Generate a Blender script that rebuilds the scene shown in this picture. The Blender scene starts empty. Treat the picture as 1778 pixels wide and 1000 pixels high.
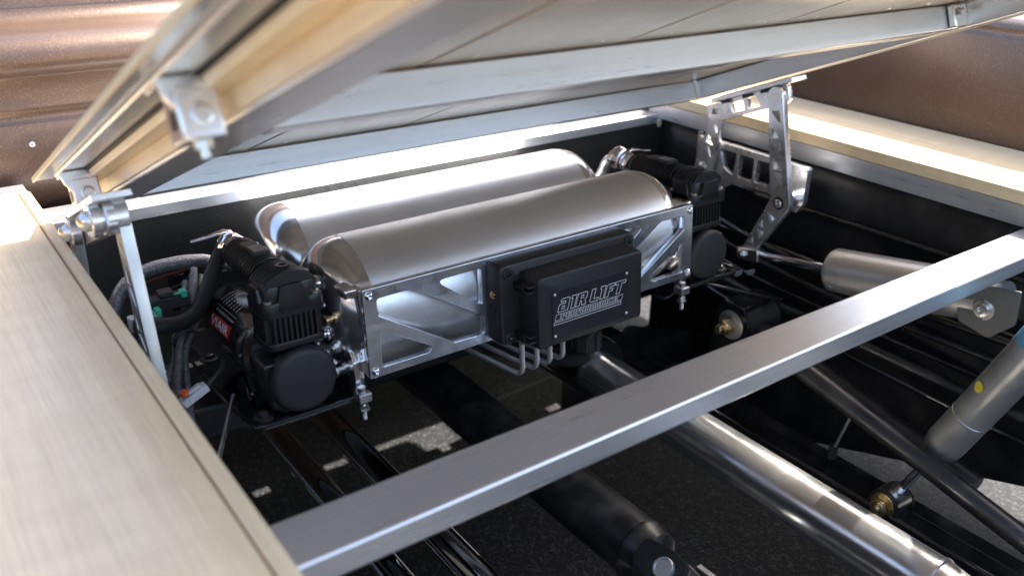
import bpy, bmesh, math, random
from mathutils import Vector, Matrix
from math import radians, sin, cos, pi, tan, atan2, sqrt
random.seed(7)
SC = bpy.context.scene
COL = SC.collection

# ------------------------------------------------------------------ camera
cam = bpy.data.cameras.new('camera'); camo = bpy.data.objects.new('camera', cam); COL.objects.link(camo)
FPX = 1559.58
v1 = Vector((3242-889, -180-500, FPX)).normalized()
v2 = Vector((-360-889, -245-500, FPX)).normalized()
v3 = v1.cross(v2)
Rm = [v1, v2, v3]                                     # world axes seen from the camera
right = Vector([r[0] for r in Rm]); down = Vector([r[1] for r in Rm]); fwd = Vector([r[2] for r in Rm])
M = Matrix((( right[0], -down[0], -fwd[0], 0), (right[1], -down[1], -fwd[1], 0), (right[2], -down[2], -fwd[2], .5), (0, 0, 0, 1)))
camo.matrix_world = M
cam.sensor_width = 36; cam.lens = FPX/1778*36
cam.clip_start = .01; cam.clip_end = 500
cam.dof.use_dof = True; cam.dof.focus_distance = 1.34; cam.dof.aperture_fstop = 3.4
SC.camera = camo

# ------------------------------------------------------------------ sky, sun, exposure
SUN = Vector((.85, .06, 1)).normalized()
w = bpy.data.worlds.new('World'); SC.world = w; w.use_nodes = True
nt = w.node_tree; nt.nodes.clear()
sky = nt.nodes.new('ShaderNodeTexSky'); sky.sky_type = 'NISHITA'; sky.sun_disc = False
sky.sun_elevation = math.asin(SUN.z); sky.sun_rotation = atan2(SUN.x, SUN.y)
sky.air_density = 1.0; sky.dust_density = 3.0; sky.ozone_density = .5
bg = nt.nodes.new('ShaderNodeBackground'); bg.inputs['Strength'].default_value = .15
wo = nt.nodes.new('ShaderNodeOutputWorld')
nt.links.new(sky.outputs[0], bg.inputs[0]); nt.links.new(bg.outputs[0], wo.inputs[0])
sl = bpy.data.lights.new('sun', 'SUN'); sl.energy = 4.5; sl.angle = radians(.5); sl.color = (1, .95, .88)
so = bpy.data.objects.new('sun', sl); COL.objects.link(so)
so.rotation_euler = (-SUN).to_track_quat('-Z', 'Y').to_euler()
SC.view_settings.view_transform = 'Standard'; SC.view_settings.look = 'None'
SC.view_settings.exposure = 2.0; SC.view_settings.gamma = 1
SC.cycles.max_bounces = 10; SC.cycles.diffuse_bounces = 5; SC.cycles.glossy_bounces = 6
SC.cycles.caustics_reflective = True; SC.cycles.blur_glossy = 1.0; SC.cycles.sample_clamp_indirect = 8

# ------------------------------------------------------------------ materials
def new_mat(name):
    m = bpy.data.materials.new(name); m.use_nodes = True
    n = m.node_tree; return m, n, n.nodes['Principled BSDF']
def mat(name, col, rough=.5, metal=0, coat=0, var=0, vscale=(8, 8, 8), bump=0, bscale=200, bstretch=(1, 1, 1), rvar=0, rscale=12, aniso=0, spec=None, coat_r=.1, rstretch=(1, 1, 1), dust=0):
    m, n, b = new_mat(name)
    b.inputs['Base Color'].default_value = (*col, 1)
    b.inputs['Roughness'].default_value = rough; b.inputs['Metallic'].default_value = metal
    b.inputs['Coat Weight'].default_value = coat; b.inputs['Coat Roughness'].default_value = coat_r
    if spec is not None: b.inputs['Specular IOR Level'].default_value = spec
    if aniso: b.inputs['Anisotropic'].default_value = aniso
    tc = n.nodes.new('ShaderNodeTexCoord')
    def noise(scale, stretch, detail=4):
        mp = n.nodes.new('ShaderNodeMapping'); mp.inputs['Scale'].default_value = stretch
        n.links.new(tc.outputs['Object'], mp.inputs['Vector'])
        t = n.nodes.new('ShaderNodeTexNoise'); t.inputs['Scale'].default_value = scale; t.inputs['Detail'].default_value = detail
        n.links.new(mp.outputs[0], t.inputs['Vector']); return t
    if var:
        t = noise(1, vscale, 5)
        r = n.nodes.new('ShaderNodeValToRGB')
        r.color_ramp.elements[0].position = .3; r.color_ramp.elements[1].position = .7
        r.color_ramp.elements[0].color = (*[c*(1-var) for c in col], 1)
        r.color_ramp.elements[1].color = (*[min(1, c*(1+var)) for c in col], 1)
        n.links.new(t.outputs['Fac'], r.inputs[0]); n.links.new(r.outputs[0], b.inputs['Base Color'])
    if rvar:
        t = noise(rscale, rstretch, 5)
        mr = n.nodes.new('ShaderNodeMapRange'); mr.inputs['From Min'].default_value = .3; mr.inputs['From Max'].default_value = .7
        mr.inputs['To Min'].default_value = max(.02, rough-rvar); mr.inputs['To Max'].default_value = rough+rvar
        n.links.new(t.outputs['Fac'], mr.inputs[0])
        if metal > .7:       # smudges and wipe marks
            t2 = noise(11, (1, 1.6, 1), 6)
            ma = n.nodes.new('ShaderNodeMath'); ma.operation = 'MULTIPLY_ADD'; ma.inputs[1].default_value = .16; ma.inputs[2].default_value = -.08
            mb = n.nodes.new('ShaderNodeMath'); mb.operation = 'ADD'; mb.use_clamp = True
            n.links.new(t2.outputs['Fac'], ma.inputs[0]); n.links.new(ma.outputs[0], mb.inputs[0]); n.links.new(mr.outputs[0], mb.inputs[1]); n.links.new(mb.outputs[0], b.inputs['Roughness'])
        else: n.links.new(mr.outputs[0], b.inputs['Roughness'])
    if dust:
        t = noise(22, (1, 1, 1), 7); ge = n.nodes.new('ShaderNodeNewGeometry'); sx = n.nodes.new('ShaderNodeSeparateXYZ'); n.links.new(ge.outputs['Normal'], sx.inputs[0])
        mr = n.nodes.new('ShaderNodeMapRange'); mr.inputs['From Min'].default_value = .48; mr.inputs['From Max'].default_value = .72; mr.inputs['To Max'].default_value = dust
        n.links.new(t.outputs['Fac'], mr.inputs[0])
        mz_ = n.nodes.new('ShaderNodeMapRange'); mz_.inputs['From Min'].default_value = -.2; mz_.inputs['To Min'].default_value = .15; n.links.new(sx.outputs['Z'], mz_.inputs[0])
        mm = n.nodes.new('ShaderNodeMath'); mm.operation = 'MULTIPLY'; n.links.new(mr.outputs[0], mm.inputs[0]); n.links.new(mz_.outputs[0], mm.inputs[1])
        mx = n.nodes.new('ShaderNodeMix'); mx.data_type = 'RGBA'; mx.inputs['B'].default_value = (.22, .2, .17, 1)
        src = b.inputs['Base Color'].links[0].from_socket if b.inputs['Base Color'].links else None
        if src: n.links.new(src, mx.inputs['A'])
        else: mx.inputs['A'].default_value = (*col, 1)
        n.links.new(mm.outputs[0], mx.inputs['Factor']); n.links.new(mx.outputs['Result'], b.inputs['Base Color'])
    if bump:
        t = noise(bscale, bstretch, 3)
        bp = n.nodes.new('ShaderNodeBump'); bp.inputs['Strength'].default_value = bump; bp.inputs['Distance'].default_value = .001
        n.links.new(t.outputs['Fac'], bp.inputs['Height']); n.links.new(bp.outputs[0], b.inputs['Normal'])
    return m
MT = {}
MT['alu_x'] = mat('aluminium_brushed_along_x', (.74, .75, .77), .32, .82, bump=.03, bscale=30, bstretch=(.3, 40, 40), rvar=.05, rscale=3, rstretch=(1, 60, 60), var=.045, vscale=(2.5, 160, 160))
MT['alu_y'] = mat('aluminium_brushed_along_y', (.74, .75, .77), .32, .82, bump=.03, bscale=30, bstretch=(40, .3, 40), rvar=.05, rscale=3, rstretch=(60, 1, 60), var=.045, vscale=(160, 2.5, 160))
MT['alu_mill'] = mat('aluminium_machined', (.80, .80, .81), .27, .9, bump=.05, bscale=300, rvar=.04, rscale=30, var=.03, vscale=(20, 20, 20))
MT['alu_plate'] = mat('aluminium_face_milled', (.74, .77, .82), .2, .92, bump=.12, bscale=120, rvar=.09, rscale=40, var=.14, vscale=(25, 25, 60))
MT['alu_cast'] = mat('aluminium_satin', (.62, .63, .64), .38, 1, rvar=.06, rscale=40)
MT['tank'] = mat('tank_brushed_steel', (.84, .86, .89), .38, .94, bump=.25, bscale=70, bstretch=(22, .8, .8), rvar=.06, rscale=9, var=.05, vscale=(5, 5, 5))
MT['polish'] = mat('polished_steel', (.8, .79, .79), .15, .95, rvar=.05, rscale=15)
MT['dome'] = mat('spun_aluminium_dome', (.78, .77, .77), .19, .95, bump=.05, bscale=60, bstretch=(1, 6, 6), rvar=.05, rscale=12)
MT['chrome'] = mat('chrome', (.85, .85, .86), .05, 1)
MT['zinc'] = mat('zinc_plate', (.7, .7, .68), .28, 1, bump=.2, bscale=500)
MT['brass'] = mat('brass', (.65, .46, .2), .25, 1, rvar=.08, rscale=80)
MT['yzinc'] = mat('yellow_zinc', (.68, .55, .32), .28, 1, rvar=.1, rscale=90, var=.15, vscale=(70, 70, 70))
MT['plastic'] = mat('black_plastic', (.018, .018, .019), .42, 0, bump=.25, bscale=900, rvar=.05, rscale=30)
MT['comp'] = mat('compressor_black_coat', (.016, .016, .017), .36, 0, bump=.2, bscale=700, rvar=.05, rscale=40)
MT['knob'] = mat('black_rubbery_cap', (.022, .022, .023), .55, 0, bump=.2, bscale=900)
MT['blackgloss'] = mat('gloss_black_paint', (.01, .01, .011), .16, 0, coat=.5, rvar=.05, rscale=10, bump=.05, bscale=60, dust=.12)
MT['blacksatin'] = mat('satin_black_paint', (.012, .012, .013), .38, 0, bump=.2, bscale=300, rvar=.08, rscale=20, var=.3, vscale=(15, 15, 15), dust=.22)
MT['bulk'] = mat('black_textured_bulkhead', (.016, .017, .016), .4, 0, bump=.5, bscale=90, rvar=.06, rscale=15)
MT['rubber'] = mat('black_rubber', (.015, .015, .016), .6, 0, bump=.4, bscale=500)
MT['exhaust'] = mat('exhaust_stainless', (.74, .73, .71), .19, .93, bump=.12, bscale=60, bstretch=(20, 1, 20), rvar=.07, rscale=12)
MT['grayano'] = mat('gray_anodised', (.55, .53, .5), .4, .75, rvar=.04, rscale=50)
MT['shock'] = mat('shock_gray', (.34, .34, .32), .42, .6, rvar=.08, rscale=40, var=.15, vscale=(20, 20, 20))
MT['bluelabel'] = mat('blue_band', (.1, .27, .42), .4)
MT['yellow'] = mat('yellow_sticker', (.75, .6, .05), .4)
MT['red'] = mat('red_print', (.45, .02, .025), .35)
MT['white'] = mat('white_print', (.75, .75, .75), .4)
MT['greyprint'] = mat('grey_print', (.35, .35, .35), .4)
MT['green'] = mat('green_clip', (.05, .5, .3), .35)
MT['whiteplastic'] = mat('white_plastic', (.6, .6, .62), .4)
MT['orange'] = mat('orange_seal', (.7, .12, .03), .4)
MT['foil'] = mat('foil_tape', (.8, .79, .8), .18, 1, bump=1.0, bscale=45, rvar=.1, rscale=60)
MT['foilrod'] = mat('silver_sleeve', (.62, .62, .62), .35, .85, bump=1.0, bscale=250)
MT['sleeve'] = mat('braided_sleeve', (.16, .16, .17), .38, .4, bump=1.0, bscale=420, var=.5, vscale=(300, 300, 300))
MT['red_lead'] = mat('dark_red_wire', (.15, .01, .01), .4)
MT['inox'] = mat('stainless_tube', (.75, .75, .75), .3, .8)
MT['white_bushing'] = mat('white_sleeve', (.75, .73, .7), .5, bump=.5, bscale=200)

def maple(name, axis, base=(.88, .72, .48), dark=(.74, .58, .36)):
    m, n, b = new_mat(name)
    tc = n.nodes.new('ShaderNodeTexCoord')
    mp = n.nodes.new('ShaderNodeMapping'); s = [16, 16, 16]; s[axis] = 2.2; mp.inputs['Scale'].default_value = [q*.8 for q in s]
    n.links.new(tc.outputs['Object'], mp.inputs['Vector'])
    t = n.nodes.new('ShaderNodeTexNoise'); t.inputs['Scale'].default_value = 1.4; t.inputs['Detail'].default_value = 7; t.inputs['Distortion'].default_value = .6
    n.links.new(mp.outputs[0], t.inputs['Vector'])
    # curly figure: ripples across the grain
    mp2 = n.nodes.new('ShaderNodeMapping'); s2 = [4, 4, 4]; s2[axis] = 42; mp2.inputs['Scale'].default_value = s2
    n.links.new(tc.outputs['Object'], mp2.inputs['Vector'])
    t2 = n.nodes.new('ShaderNodeTexNoise'); t2.inputs['Scale'].default_value = 1; t2.inputs['Detail'].default_value = 2
    n.links.new(mp2.outputs[0], t2.inputs['Vector'])
    t3 = n.nodes.new('ShaderNodeTexNoise'); t3.inputs['Scale'].default_value = 5; t3.inputs['Detail'].default_value = 3
    n.links.new(tc.outputs['Object'], t3.inputs['Vector'])
    a = n.nodes.new('ShaderNodeMath'); a.operation = 'MULTIPLY_ADD'; a.inputs[1].default_value = .5
    n.links.new(t2.outputs['Fac'], a.inputs[0]); n.links.new(t.outputs['Fac'], a.inputs[2])
    a2 = n.nodes.new('ShaderNodeMath'); a2.operation = 'MULTIPLY_ADD'; a2.inputs[1].default_value = .5
    n.links.new(t3.outputs['Fac'], a2.inputs[0]); n.links.new(a.outputs[0], a2.inputs[2])
    r = n.nodes.new('ShaderNodeValToRGB')
    a3 = n.nodes.new('ShaderNodeMath'); a3.operation = 'MULTIPLY_ADD'; a3.inputs[1].default_value = 1.6; a3.inputs[2].default_value = -1.25
    n.links.new(a2.outputs[0], a3.inputs[0])
    r.color_ramp.elements[0].position = .1; r.color_ramp.elements[1].position = .9
    r.color_ramp.elements[0].color = (*dark, 1); r.color_ramp.elements[1].color = (*base, 1)
    n.links.new(a3.outputs[0], r.inputs[0])
    # fine pores drawn out along the grain
    mp4 = n.nodes.new('ShaderNodeMapping'); s4 = [420, 420, 420]; s4[axis] = 9; mp4.inputs['Scale'].default_value = s4
    n.links.new(tc.outputs['Object'], mp4.inputs['Vector'])
    t5 = n.nodes.new('ShaderNodeTexNoise'); t5.inputs['Scale'].default_value = 1; t5.inputs['Detail'].default_value = 3
    n.links.new(mp4.outputs[0], t5.inputs['Vector'])
    r5 = n.nodes.new('ShaderNodeMapRange'); r5.inputs['From Min'].default_value = .3; r5.inputs['From Max'].default_value = .6; r5.inputs['To Min'].default_value = .86; r5.inputs['To Max'].default_value = 1.0
    n.links.new(t5.outputs['Fac'], r5.inputs[0])
    m5 = n.nodes.new('ShaderNodeMix'); m5.data_type = 'RGBA'; m5.blend_type = 'MULTIPLY'; m5.inputs['Factor'].default_value = 1
    n.links.new(r.outputs[0], m5.inputs['A']); n.links.new(r5.outputs[0], m5.inputs['B']); n.links.new(m5.outputs['Result'], b.inputs['Base Color'])
    b.inputs['Roughness'].default_value = .38; b.inputs['Coat Weight'].default_value = .25; b.inputs['Coat Roughness'].default_value = .22
    bp = n.nodes.new('ShaderNodeBump'); bp.inputs['Strength'].default_value = .06; bp.inputs['Distance'].default_value = .001
    n.links.new(t.outputs['Fac'], bp.inputs['Height']); n.links.new(bp.outputs[0], b.inputs['Normal'])
    return m
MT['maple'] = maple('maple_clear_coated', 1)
MT['maple_dark'] = maple('maple_groove', 1, (.33, .2, .1), (.25, .14, .07))
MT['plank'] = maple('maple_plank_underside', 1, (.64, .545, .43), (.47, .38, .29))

def brown_mat():
    m, n, b = new_mat('brown_metallic_paint')
    tc = n.nodes.new('ShaderNodeTexCoord')
    t = n.nodes.new('ShaderNodeTexNoise'); t.inputs['Scale'].default_value = 2.6; t.inputs['Detail'].default_value = 6
    n.links.new(tc.outputs['Object'], t.inputs['Vector'])
    r = n.nodes.new('ShaderNodeValToRGB'); r.color_ramp.elements[0].position = .35; r.color_ramp.elements[1].position = .7
    r.color_ramp.elements[0].color = (.105, .062, .042, 1); r.color_ramp.elements[1].color = (.155, .098, .066, 1)
    n.links.new(t.outputs['Fac'], r.inputs[0])
    f = n.nodes.new('ShaderNodeTexVoronoi'); f.inputs['Scale'].default_value = 420
    n.links.new(tc.outputs['Object'], f.inputs['Vector'])
    r2 = n.nodes.new('ShaderNodeValToRGB'); r2.color_ramp.elements[0].position = .1; r2.color_ramp.elements[1].position = .17
    r2.color_ramp.elements[0].color = (1, 1, 1, 1); r2.color_ramp.elements[1].color = (0, 0, 0, 1)
    n.links.new(f.outputs['Distance'], r2.inputs[0])
    mx = n.nodes.new('ShaderNodeMix'); mx.data_type = 'RGBA'; mx.inputs['B'].default_value = (.5, .4, .32, 1)
    n.links.new(r2.outputs[0], mx.inputs['Factor']); n.links.new(r.outputs[0], mx.inputs['A'])
    n.links.new(mx.outputs['Result'], b.inputs['Base Color'])
    b.inputs['Metallic'].default_value = .45; b.inputs['Roughness'].default_value = .42
    b.inputs['Coat Weight'].default_value = .4; b.inputs['Coat Roughness'].default_value = .2
    t4 = n.nodes.new('ShaderNodeTexNoise'); t4.inputs['Scale'].default_value = 170; t4.inputs['Detail'].default_value = 3
    n.links.new(tc.outputs['Object'], t4.inputs['Vector'])
    bp = n.nodes.new('ShaderNodeBump'); bp.inputs['Strength'].default_value = .4; bp.inputs['Distance'].default_value = .001
    n.links.new(t4.outputs['Fac'], bp.inputs['Height']); n.links.new(bp.outputs[0], b.inputs['Normal'])
    return m
MT['brown'] = brown_mat()
def asphalt():
    m, n, b = new_mat('asphalt')
    tc = n.nodes.new('ShaderNodeTexCoord')
    v = n.nodes.new('ShaderNodeTexVoronoi'); v.inputs['Scale'].default_value = 230
    n.links.new(tc.outputs['Object'], v.inputs['Vector'])
    t = n.nodes.new('ShaderNodeTexNoise'); t.inputs['Scale'].default_value = 60; t.inputs['Detail'].default_value = 6
    n.links.new(tc.outputs['Object'], t.inputs['Vector'])
    r = n.nodes.new('ShaderNodeValToRGB'); r.color_ramp.elements[0].color = (.007, .007, .008, 1); r.color_ramp.elements[1].color = (.17, .17, .165, 1)
    r.color_ramp.elements[0].position = .52; r.color_ramp.elements[1].position = .95; e3 = r.color_ramp.elements.new(.62); e3.color = (.03, .03, .031, 1)
    mx = n.nodes.new('ShaderNodeMix'); mx.data_type = 'RGBA'; mx.inputs['Factor'].default_value = .5
    n.links.new(v.outputs['Color'], mx.inputs['A']); n.links.new(t.outputs['Fac'], mx.inputs['B'])
    n.links.new(mx.outputs['Result'], r.inputs[0]); n.links.new(r.outputs[0], b.inputs['Base Color'])
    b.inputs['Roughness'].default_value = .85
    bp = n.nodes.new('ShaderNodeBump'); bp.inputs['Strength'].default_value = .7; bp.inputs['Distance'].default_value = .002
    n.links.new(v.outputs['Distance'], bp.inputs['Height']); n.links.new(bp.outputs[0], b.inputs['Normal'])
    return m
MT['asphalt'] = asphalt()

# ------------------------------------------------------------------ mesh helpers
def smooth_angle(me, ang=35):
    for p in me.polygons: p.use_smooth = True
    try: me.set_sharp_from_angle(angle=radians(ang))
    except Exception: pass
def obj(name, bm, m, parent=None, bevel=0, seg=2, ang=35, label=None, kind=None):
    me = bpy.data.meshes.new(name)
    if isinstance(bm, bpy.types.Mesh): me = bm
    else: bm.normal_update(); bm.to_mesh(me); bm.free()
    me.materials.clear(); me.materials.append(MT[m] if isinstance(m, str) else m)
    smooth_angle(me, ang)
    o = bpy.data.objects.new(name, me); COL.objects.link(o)
    if parent is not None: o.parent = parent
    if bevel:
        md = o.modifiers.new('bevel', 'BEVEL'); md.width = bevel; md.segments = seg; md.limit_method = 'ANGLE'; md.angle_limit = radians(35)
        md.harden_normals = False
    if label: o['label'] = label
    if kind: o['kind'] = kind
    return o
def thing(name, label, cat, mw=None, group=None):
    o = bpy.data.objects.new(name, None); COL.objects.link(o); o.empty_display_size = .05
    if mw is not None: o.matrix_world = mw
    o['label'] = label; o['category'] = cat
    if group: o['group'] = group
    return o
def tag(o, label, cat, group=None):
    o['label'] = label; o['category'] = cat
    if group: o['group'] = group
    return o
def copy_tree(o, parent=None):
    c = o.copy(); COL.objects.link(c)
    if parent is not None: c.parent = parent
    for ch in list(o.children): copy_tree(ch, c)
    return c
def BM(): return bmesh.new()
def box(bm, x0, x1, y0, y1, z0, z1, mx=None):
    vs = [bm.verts.new((x, y, z)) for z in (z0, z1) for x, y in ((x0, y0), (x1, y0), (x1, y1), (x0, y1))]
    for f in ((0, 3, 2, 1), (4, 5, 6, 7), (0, 1, 5, 4), (1, 2, 6, 5), (2, 3, 7, 6), (3, 0, 4, 7)):
        bm.faces.new([vs[i] for i in f])
    if mx is not None: bmesh.ops.transform(bm, matrix=mx, verts=vs)
    return vs
def basis(d):
    d = d.normalized(); a = Vector((0, 0, 1)) if abs(d.z) < .9 else Vector((1, 0, 0))
    u = d.cross(a).normalized(); v = d.cross(u).normalized(); return u, v
def cyl(bm, p0, p1, r0, r1=None, n=24, caps=True, rot=0):
    p0, p1 = Vector(p0), Vector(p1); r1 = r0 if r1 is None else r1
    u, v = basis(p1-p0); A, B = [], []
    for i in range(n):
        a = 2*pi*i/n+rot; d = u*cos(a)+v*sin(a)
        A.append(bm.verts.new(p0+d*r0)); B.append(bm.verts.new(p1+d*r1))
    for i in range(n):
        j = (i+1) % n; bm.faces.new((A[i], A[j], B[j], B[i]))
    if caps: bm.faces.new(A[::-1]); bm.faces.new(B)
def lathe(bm, o, axis, prof, n=32, rot=0, sc=(1, 1)):
    """prof: list of (distance along axis, radius)"""
    o = Vector(o); axis = Vector(axis).normalized(); u, v = basis(axis); rings = []
    for t, r in prof:
        if r < 1e-6: rings.append([bm.verts.new(o+axis*t)])
        else: rings.append([bm.verts.new(o+axis*t+u*(cos(2*pi*i/n+rot)*r*sc[0])+v*(sin(2*pi*i/n+rot)*r*sc[1])) for i in range(n)])
    for a, b in zip(rings, rings[1:]):
        for i in range(n):
            j = (i+1) % n
            if len(a) == 1 and len(b) == 1: continue
            if len(a) == 1: bm.faces.new((a[0], b[j], b[i]))
            elif len(b) == 1: bm.faces.new((a[i], a[j], b[0]))
            else: bm.faces.new((a[i], a[j], b[j], b[i]))
    for rg, fl in ((rings[0], True), (rings[-1], False)):
        if len(rg) > 1: bm.faces.new(rg[::-1] if fl else rg)
def spline(pts, k=8):
    P = [Vector(p) for p in pts]; P = [P[0]*2-P[1]]+P+[P[-1]*2-P[-2]]; out = []
    for i in range(1, len(P)-2):
        for s in range(k):
            t = s/k; a, b, c, d = P[i-1], P[i], P[i+1], P[i+2]
            out.append(.5*((2*b)+(c-a)*t+(2*a-5*b+4*c-d)*t*t+(3*b-a-3*c+d)*t*t*t))
    out.append(P[-2]); return out
def tube(bm, pts, r, n=12, caps=True, rf=None):
    pts = [Vector(p) for p in pts]; rings = []; u = None
    for i, p in enumerate(pts):
        d = (pts[min(i+1, len(pts)-1)]-pts[max(i-1, 0)]).normalized()
        if u is None: u, _ = basis(d)
        u = (u-d*u.dot(d)).normalized(); v = d.cross(u)
        rr = rf(i/(len(pts)-1)) if rf else r
        rings.append([bm.verts.new(p+(u*cos(2*pi*k/n)+v*sin(2*pi*k/n))*rr) for k in range(n)])
    for a, b in zip(rings, rings[1:]):
        for k in range(n):
            j = (k+1) % n; bm.faces.new((a[k], a[j], b[j], b[k]))
    if caps: bm.faces.new(rings[0][::-1]); bm.faces.new(rings[-1])
def fillet(pts, r, k=5):
    """round the corners of a closed 2D polygon; r may be a list"""
    out = []; n = len(pts)
    for i in range(n):
        p = Vector(pts[i]); a = Vector(pts[i-1]); b = Vector(pts[(i+1) % n]); rr = r[i] if isinstance(r, (list, tuple)) else r
        da, db = (a-p), (b-p); la, lb = da.length, db.length; da.normalize(); db.normalize()
        ang = da.angle(db)
        t = min(rr/tan(ang/2), la*.45, lb*.45)
        if t < 1e-5 or rr == 0: out.append(tuple(p)); continue
        p0, p1 = p+da*t, p+db*t
        for s in range(k+1):
            q = s/k; out.append(tuple((1-q)**2*p0+2*q*(1-q)*p+q*q*p1))
    return out
def plate_mesh(polys, thick, bev=.0006):
    """2D outline with holes -> solid plate in XY, z from 0 to thick (a mesh)"""
    cu = bpy.data.curves.new('outline', 'CURVE'); cu.dimensions = '2D'; cu.fill_mode = 'BOTH'
    for poly in polys:
        s = cu.splines.new('POLY'); s.points.add(len(poly)-1)
        for i, p in enumerate(poly): s.points[i].co = (p[0], p[1], 0, 1)
        s.use_cyclic_u = True
    cu.extrude = max(thick/2-bev, 1e-5); cu.bevel_depth = bev; cu.bevel_resolution = 1; cu.offset = -bev
    o = bpy.data.objects.new('outline', cu); COL.objects.link(o)
    dg = bpy.context.evaluated_depsgraph_get()
    me = bpy.data.meshes.new_from_object(o.evaluated_get(dg))
    bpy.data.objects.remove(o); bpy.data.curves.remove(cu)
    me.transform(Matrix.Translation((0, 0, thick/2)))
    return me
def frame_mx(o, x, y):
    x, y = Vector(x).normalized(), Vector(y).normalized(); z = x.cross(y)
    return Matrix(((x[0], y[0], z[0], o[0]), (x[1], y[1], z[1], o[1]), (x[2], y[2], z[2], o[2]), (0, 0, 0, 1)))
def plate(name, polys, thick, m, parent, mx, bev=.0006, **k):
    me = plate_mesh(polys, thick, bev); me.transform(mx); return obj(name, me, m, parent, **k)
def text_mesh(s, size, extrude=.0001, offset=0, shear=0, font=None):
    cu = bpy.data.curves.new('lettering', 'FONT'); cu.body = s; cu.size = size; cu.extrude = extrude; cu.offset = offset; cu.shear = shear
    cu.align_x = 'LEFT'; cu.resolution_u = 3
    o = bpy.data.objects.new('lettering', cu); COL.objects.link(o)
    dg = bpy.context.evaluated_depsgraph_get()
    me = bpy.data.meshes.new_from_object(o.evaluated_get(dg)); bpy.data.objects.remove(o); bpy.data.curves.remove(cu); return me
def socket_screw(parent, name, p, axis, r, m='zinc', h=None, flat=False):
    """button-head socket screw: dome with a recessed hex"""
    h = h or r*.6; bm = BM()
    lathe(bm, p, axis, [(0, r), (h*.35, r), (h*.8, r*.8), (h, r*.55), (h*.98, r*.42), (h*.4, r*.38), (h*.4, 0)], 18)
    return obj(name, bm, m, parent)
def hex_nut(bm, p, axis, r, h, rot=0): cyl(bm, p, Vector(p)+Vector(axis).normalized()*h, r, r, 6, rot=rot)

# ================================================================== SETTING
bm = BM(); box(bm, -60, 60, -60, 60, -.95, -.75); g = obj('ground', bm, 'asphalt', kind='structure')

# bulkhead at the front of the bed, and the inner sides
bm = BM(); box(bm, -.28, 1.9, 1.455, 1.468, -.47, -.0208)
blk = obj('bulkhead', bm, 'bulk', kind='structure')
bm = BM()
for i in range(46):
    x = random.uniform(.2, .95); z = -random.uniform(.024, .12); r = random.uniform(.0012, .003)
    lathe(bm, (x, 1.455, z), (0, -1, 0), [(-.001, r), (.0006, r*.8), (.0012, 0)], 8)
for i in range(4):
    x = .62+i*.03+random.uniform(-.01, .01); tube(bm, [(x, 1.4555, -.024), (x+.004, 1.4555, -.03), (x+.002, 1.4555, -.05-.01*i)], .0011, 6)
o = obj('paint_drip', bm, 'bulk', blk, kind='stuff')

# bed side and cab side painted sheet metal
def sweep(name, prof, axis, a0, a1, m, parent=None, n=1, **k):
    """sweep a 2D profile (list of (u,z)) along y or x; open sheet given thickness by a solidify modifier"""
    bm = BM(); rows = []
    for s in range(n+1):
        t = a0+(a1-a0)*s/n
        rows.append([bm.verts.new((u, t, z) if axis == 'y' else (t, u, z)) for u, z in prof])
    for a, b in zip(rows, rows[1:]):
        for i in range(len(prof)-1): bm.faces.new((a[i], a[i+1], b[i+1], b[i]))
    o = obj(name, bm, m, parent, ang=50, **k)
    md = o.modifiers.new('sheet', 'SOLIDIFY'); md.thickness = .004; md.offset = 0
    return o
bp = []
for t in range(0, 9): bp.append((1.712+.03*(1-cos(t/8*pi/2)), .03+.2*t/8))
bp += [(1.745, .245), (1.752, .258), (1.765, .266), (1.79, .27), (1.86, .268), (1.9, .255), (1.925, .22), (1.945, .05), (1.945, -.3), (1.92, -.62)]
side = thing('pickup_side', 'brown metallic painted bed side rising beyond the right wooden rail', 'truck panel')
sweep('inner_panel', [(u, z) for u, z in bp[:10]], 'y', -.6, 1.56, 'brown', side)
sweep('top_edge', bp[9:], 'y', -.6, 1.56, 'brown', side)
fp = [(1.56, -.02), (1.56, .06), (1.561, .128), (1.563, .131), (1.566, .134), (1.566, .148), (1.563, .151), (1.564, .154), (1.57, .198), (1.567, .203), (1.558, .208), (1.551, .216), (1.548, .226), (1.550, .238), (1.557, .248), (1.570, .256), (1.60, .262), (1.64, .266), (1.66, .275), (1.668, .29), (1.67, .34)]
bm = BM(); box(bm, 1.47, 1.93, -.62, -.6, -.62, .24); obj('rear_panel', bm, 'brown', side)
ls = thing('bed_wall', 'brown painted left side of the bed behind the left wooden rail', 'truck panel')
sweep('inner_panel', [(-.062, .03), (-.075, .15), (-.098, .23), (-.112, .255), (-.14, .27), (-.24, .268), (-.29, .22), (-.31, 0), (-.31, -.3), (-.28, -.64)], 'y', -.6, 1.56, 'brown', ls)
bm = BM(); box(bm, -.28, 1.469, -.62, -.6, -.62, -.02); obj('tailgate_sill', bm, 'brown', ls)
cabt = thing('cab', 'dark underside and back of the truck cab ahead of the bed', 'truck cab')
bm = BM(); box(bm, -.3, 1.93, 1.69, 3.6, -.62, .33); obj('cab_body', bm, 'brown', cabt, .02, 3)
bm = BM(); box(bm, 1.90, 1.93, 1.580, 1.689, -.62, .33); obj('sun_gap_panel', bm, 'brown', cabt, .004)  # added to block sun between bed and cab, except for a narrow slit
fw = thing('front_bed_wall', 'brown painted front wall of the bed with a rounded ledge at upper left', 'truck panel')
sweep('wall_panel', fp, 'x', -1.2, 1.75, 'brown', fw)
bm = BM(); lathe(bm, (.2, 1.557, .098), (0, -1, 0), [(-.002, .0048), (.001, .0045), (.002, .003), (.0022, 0)], 14); obj('rivet', bm, 'alu_cast', fw)

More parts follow.
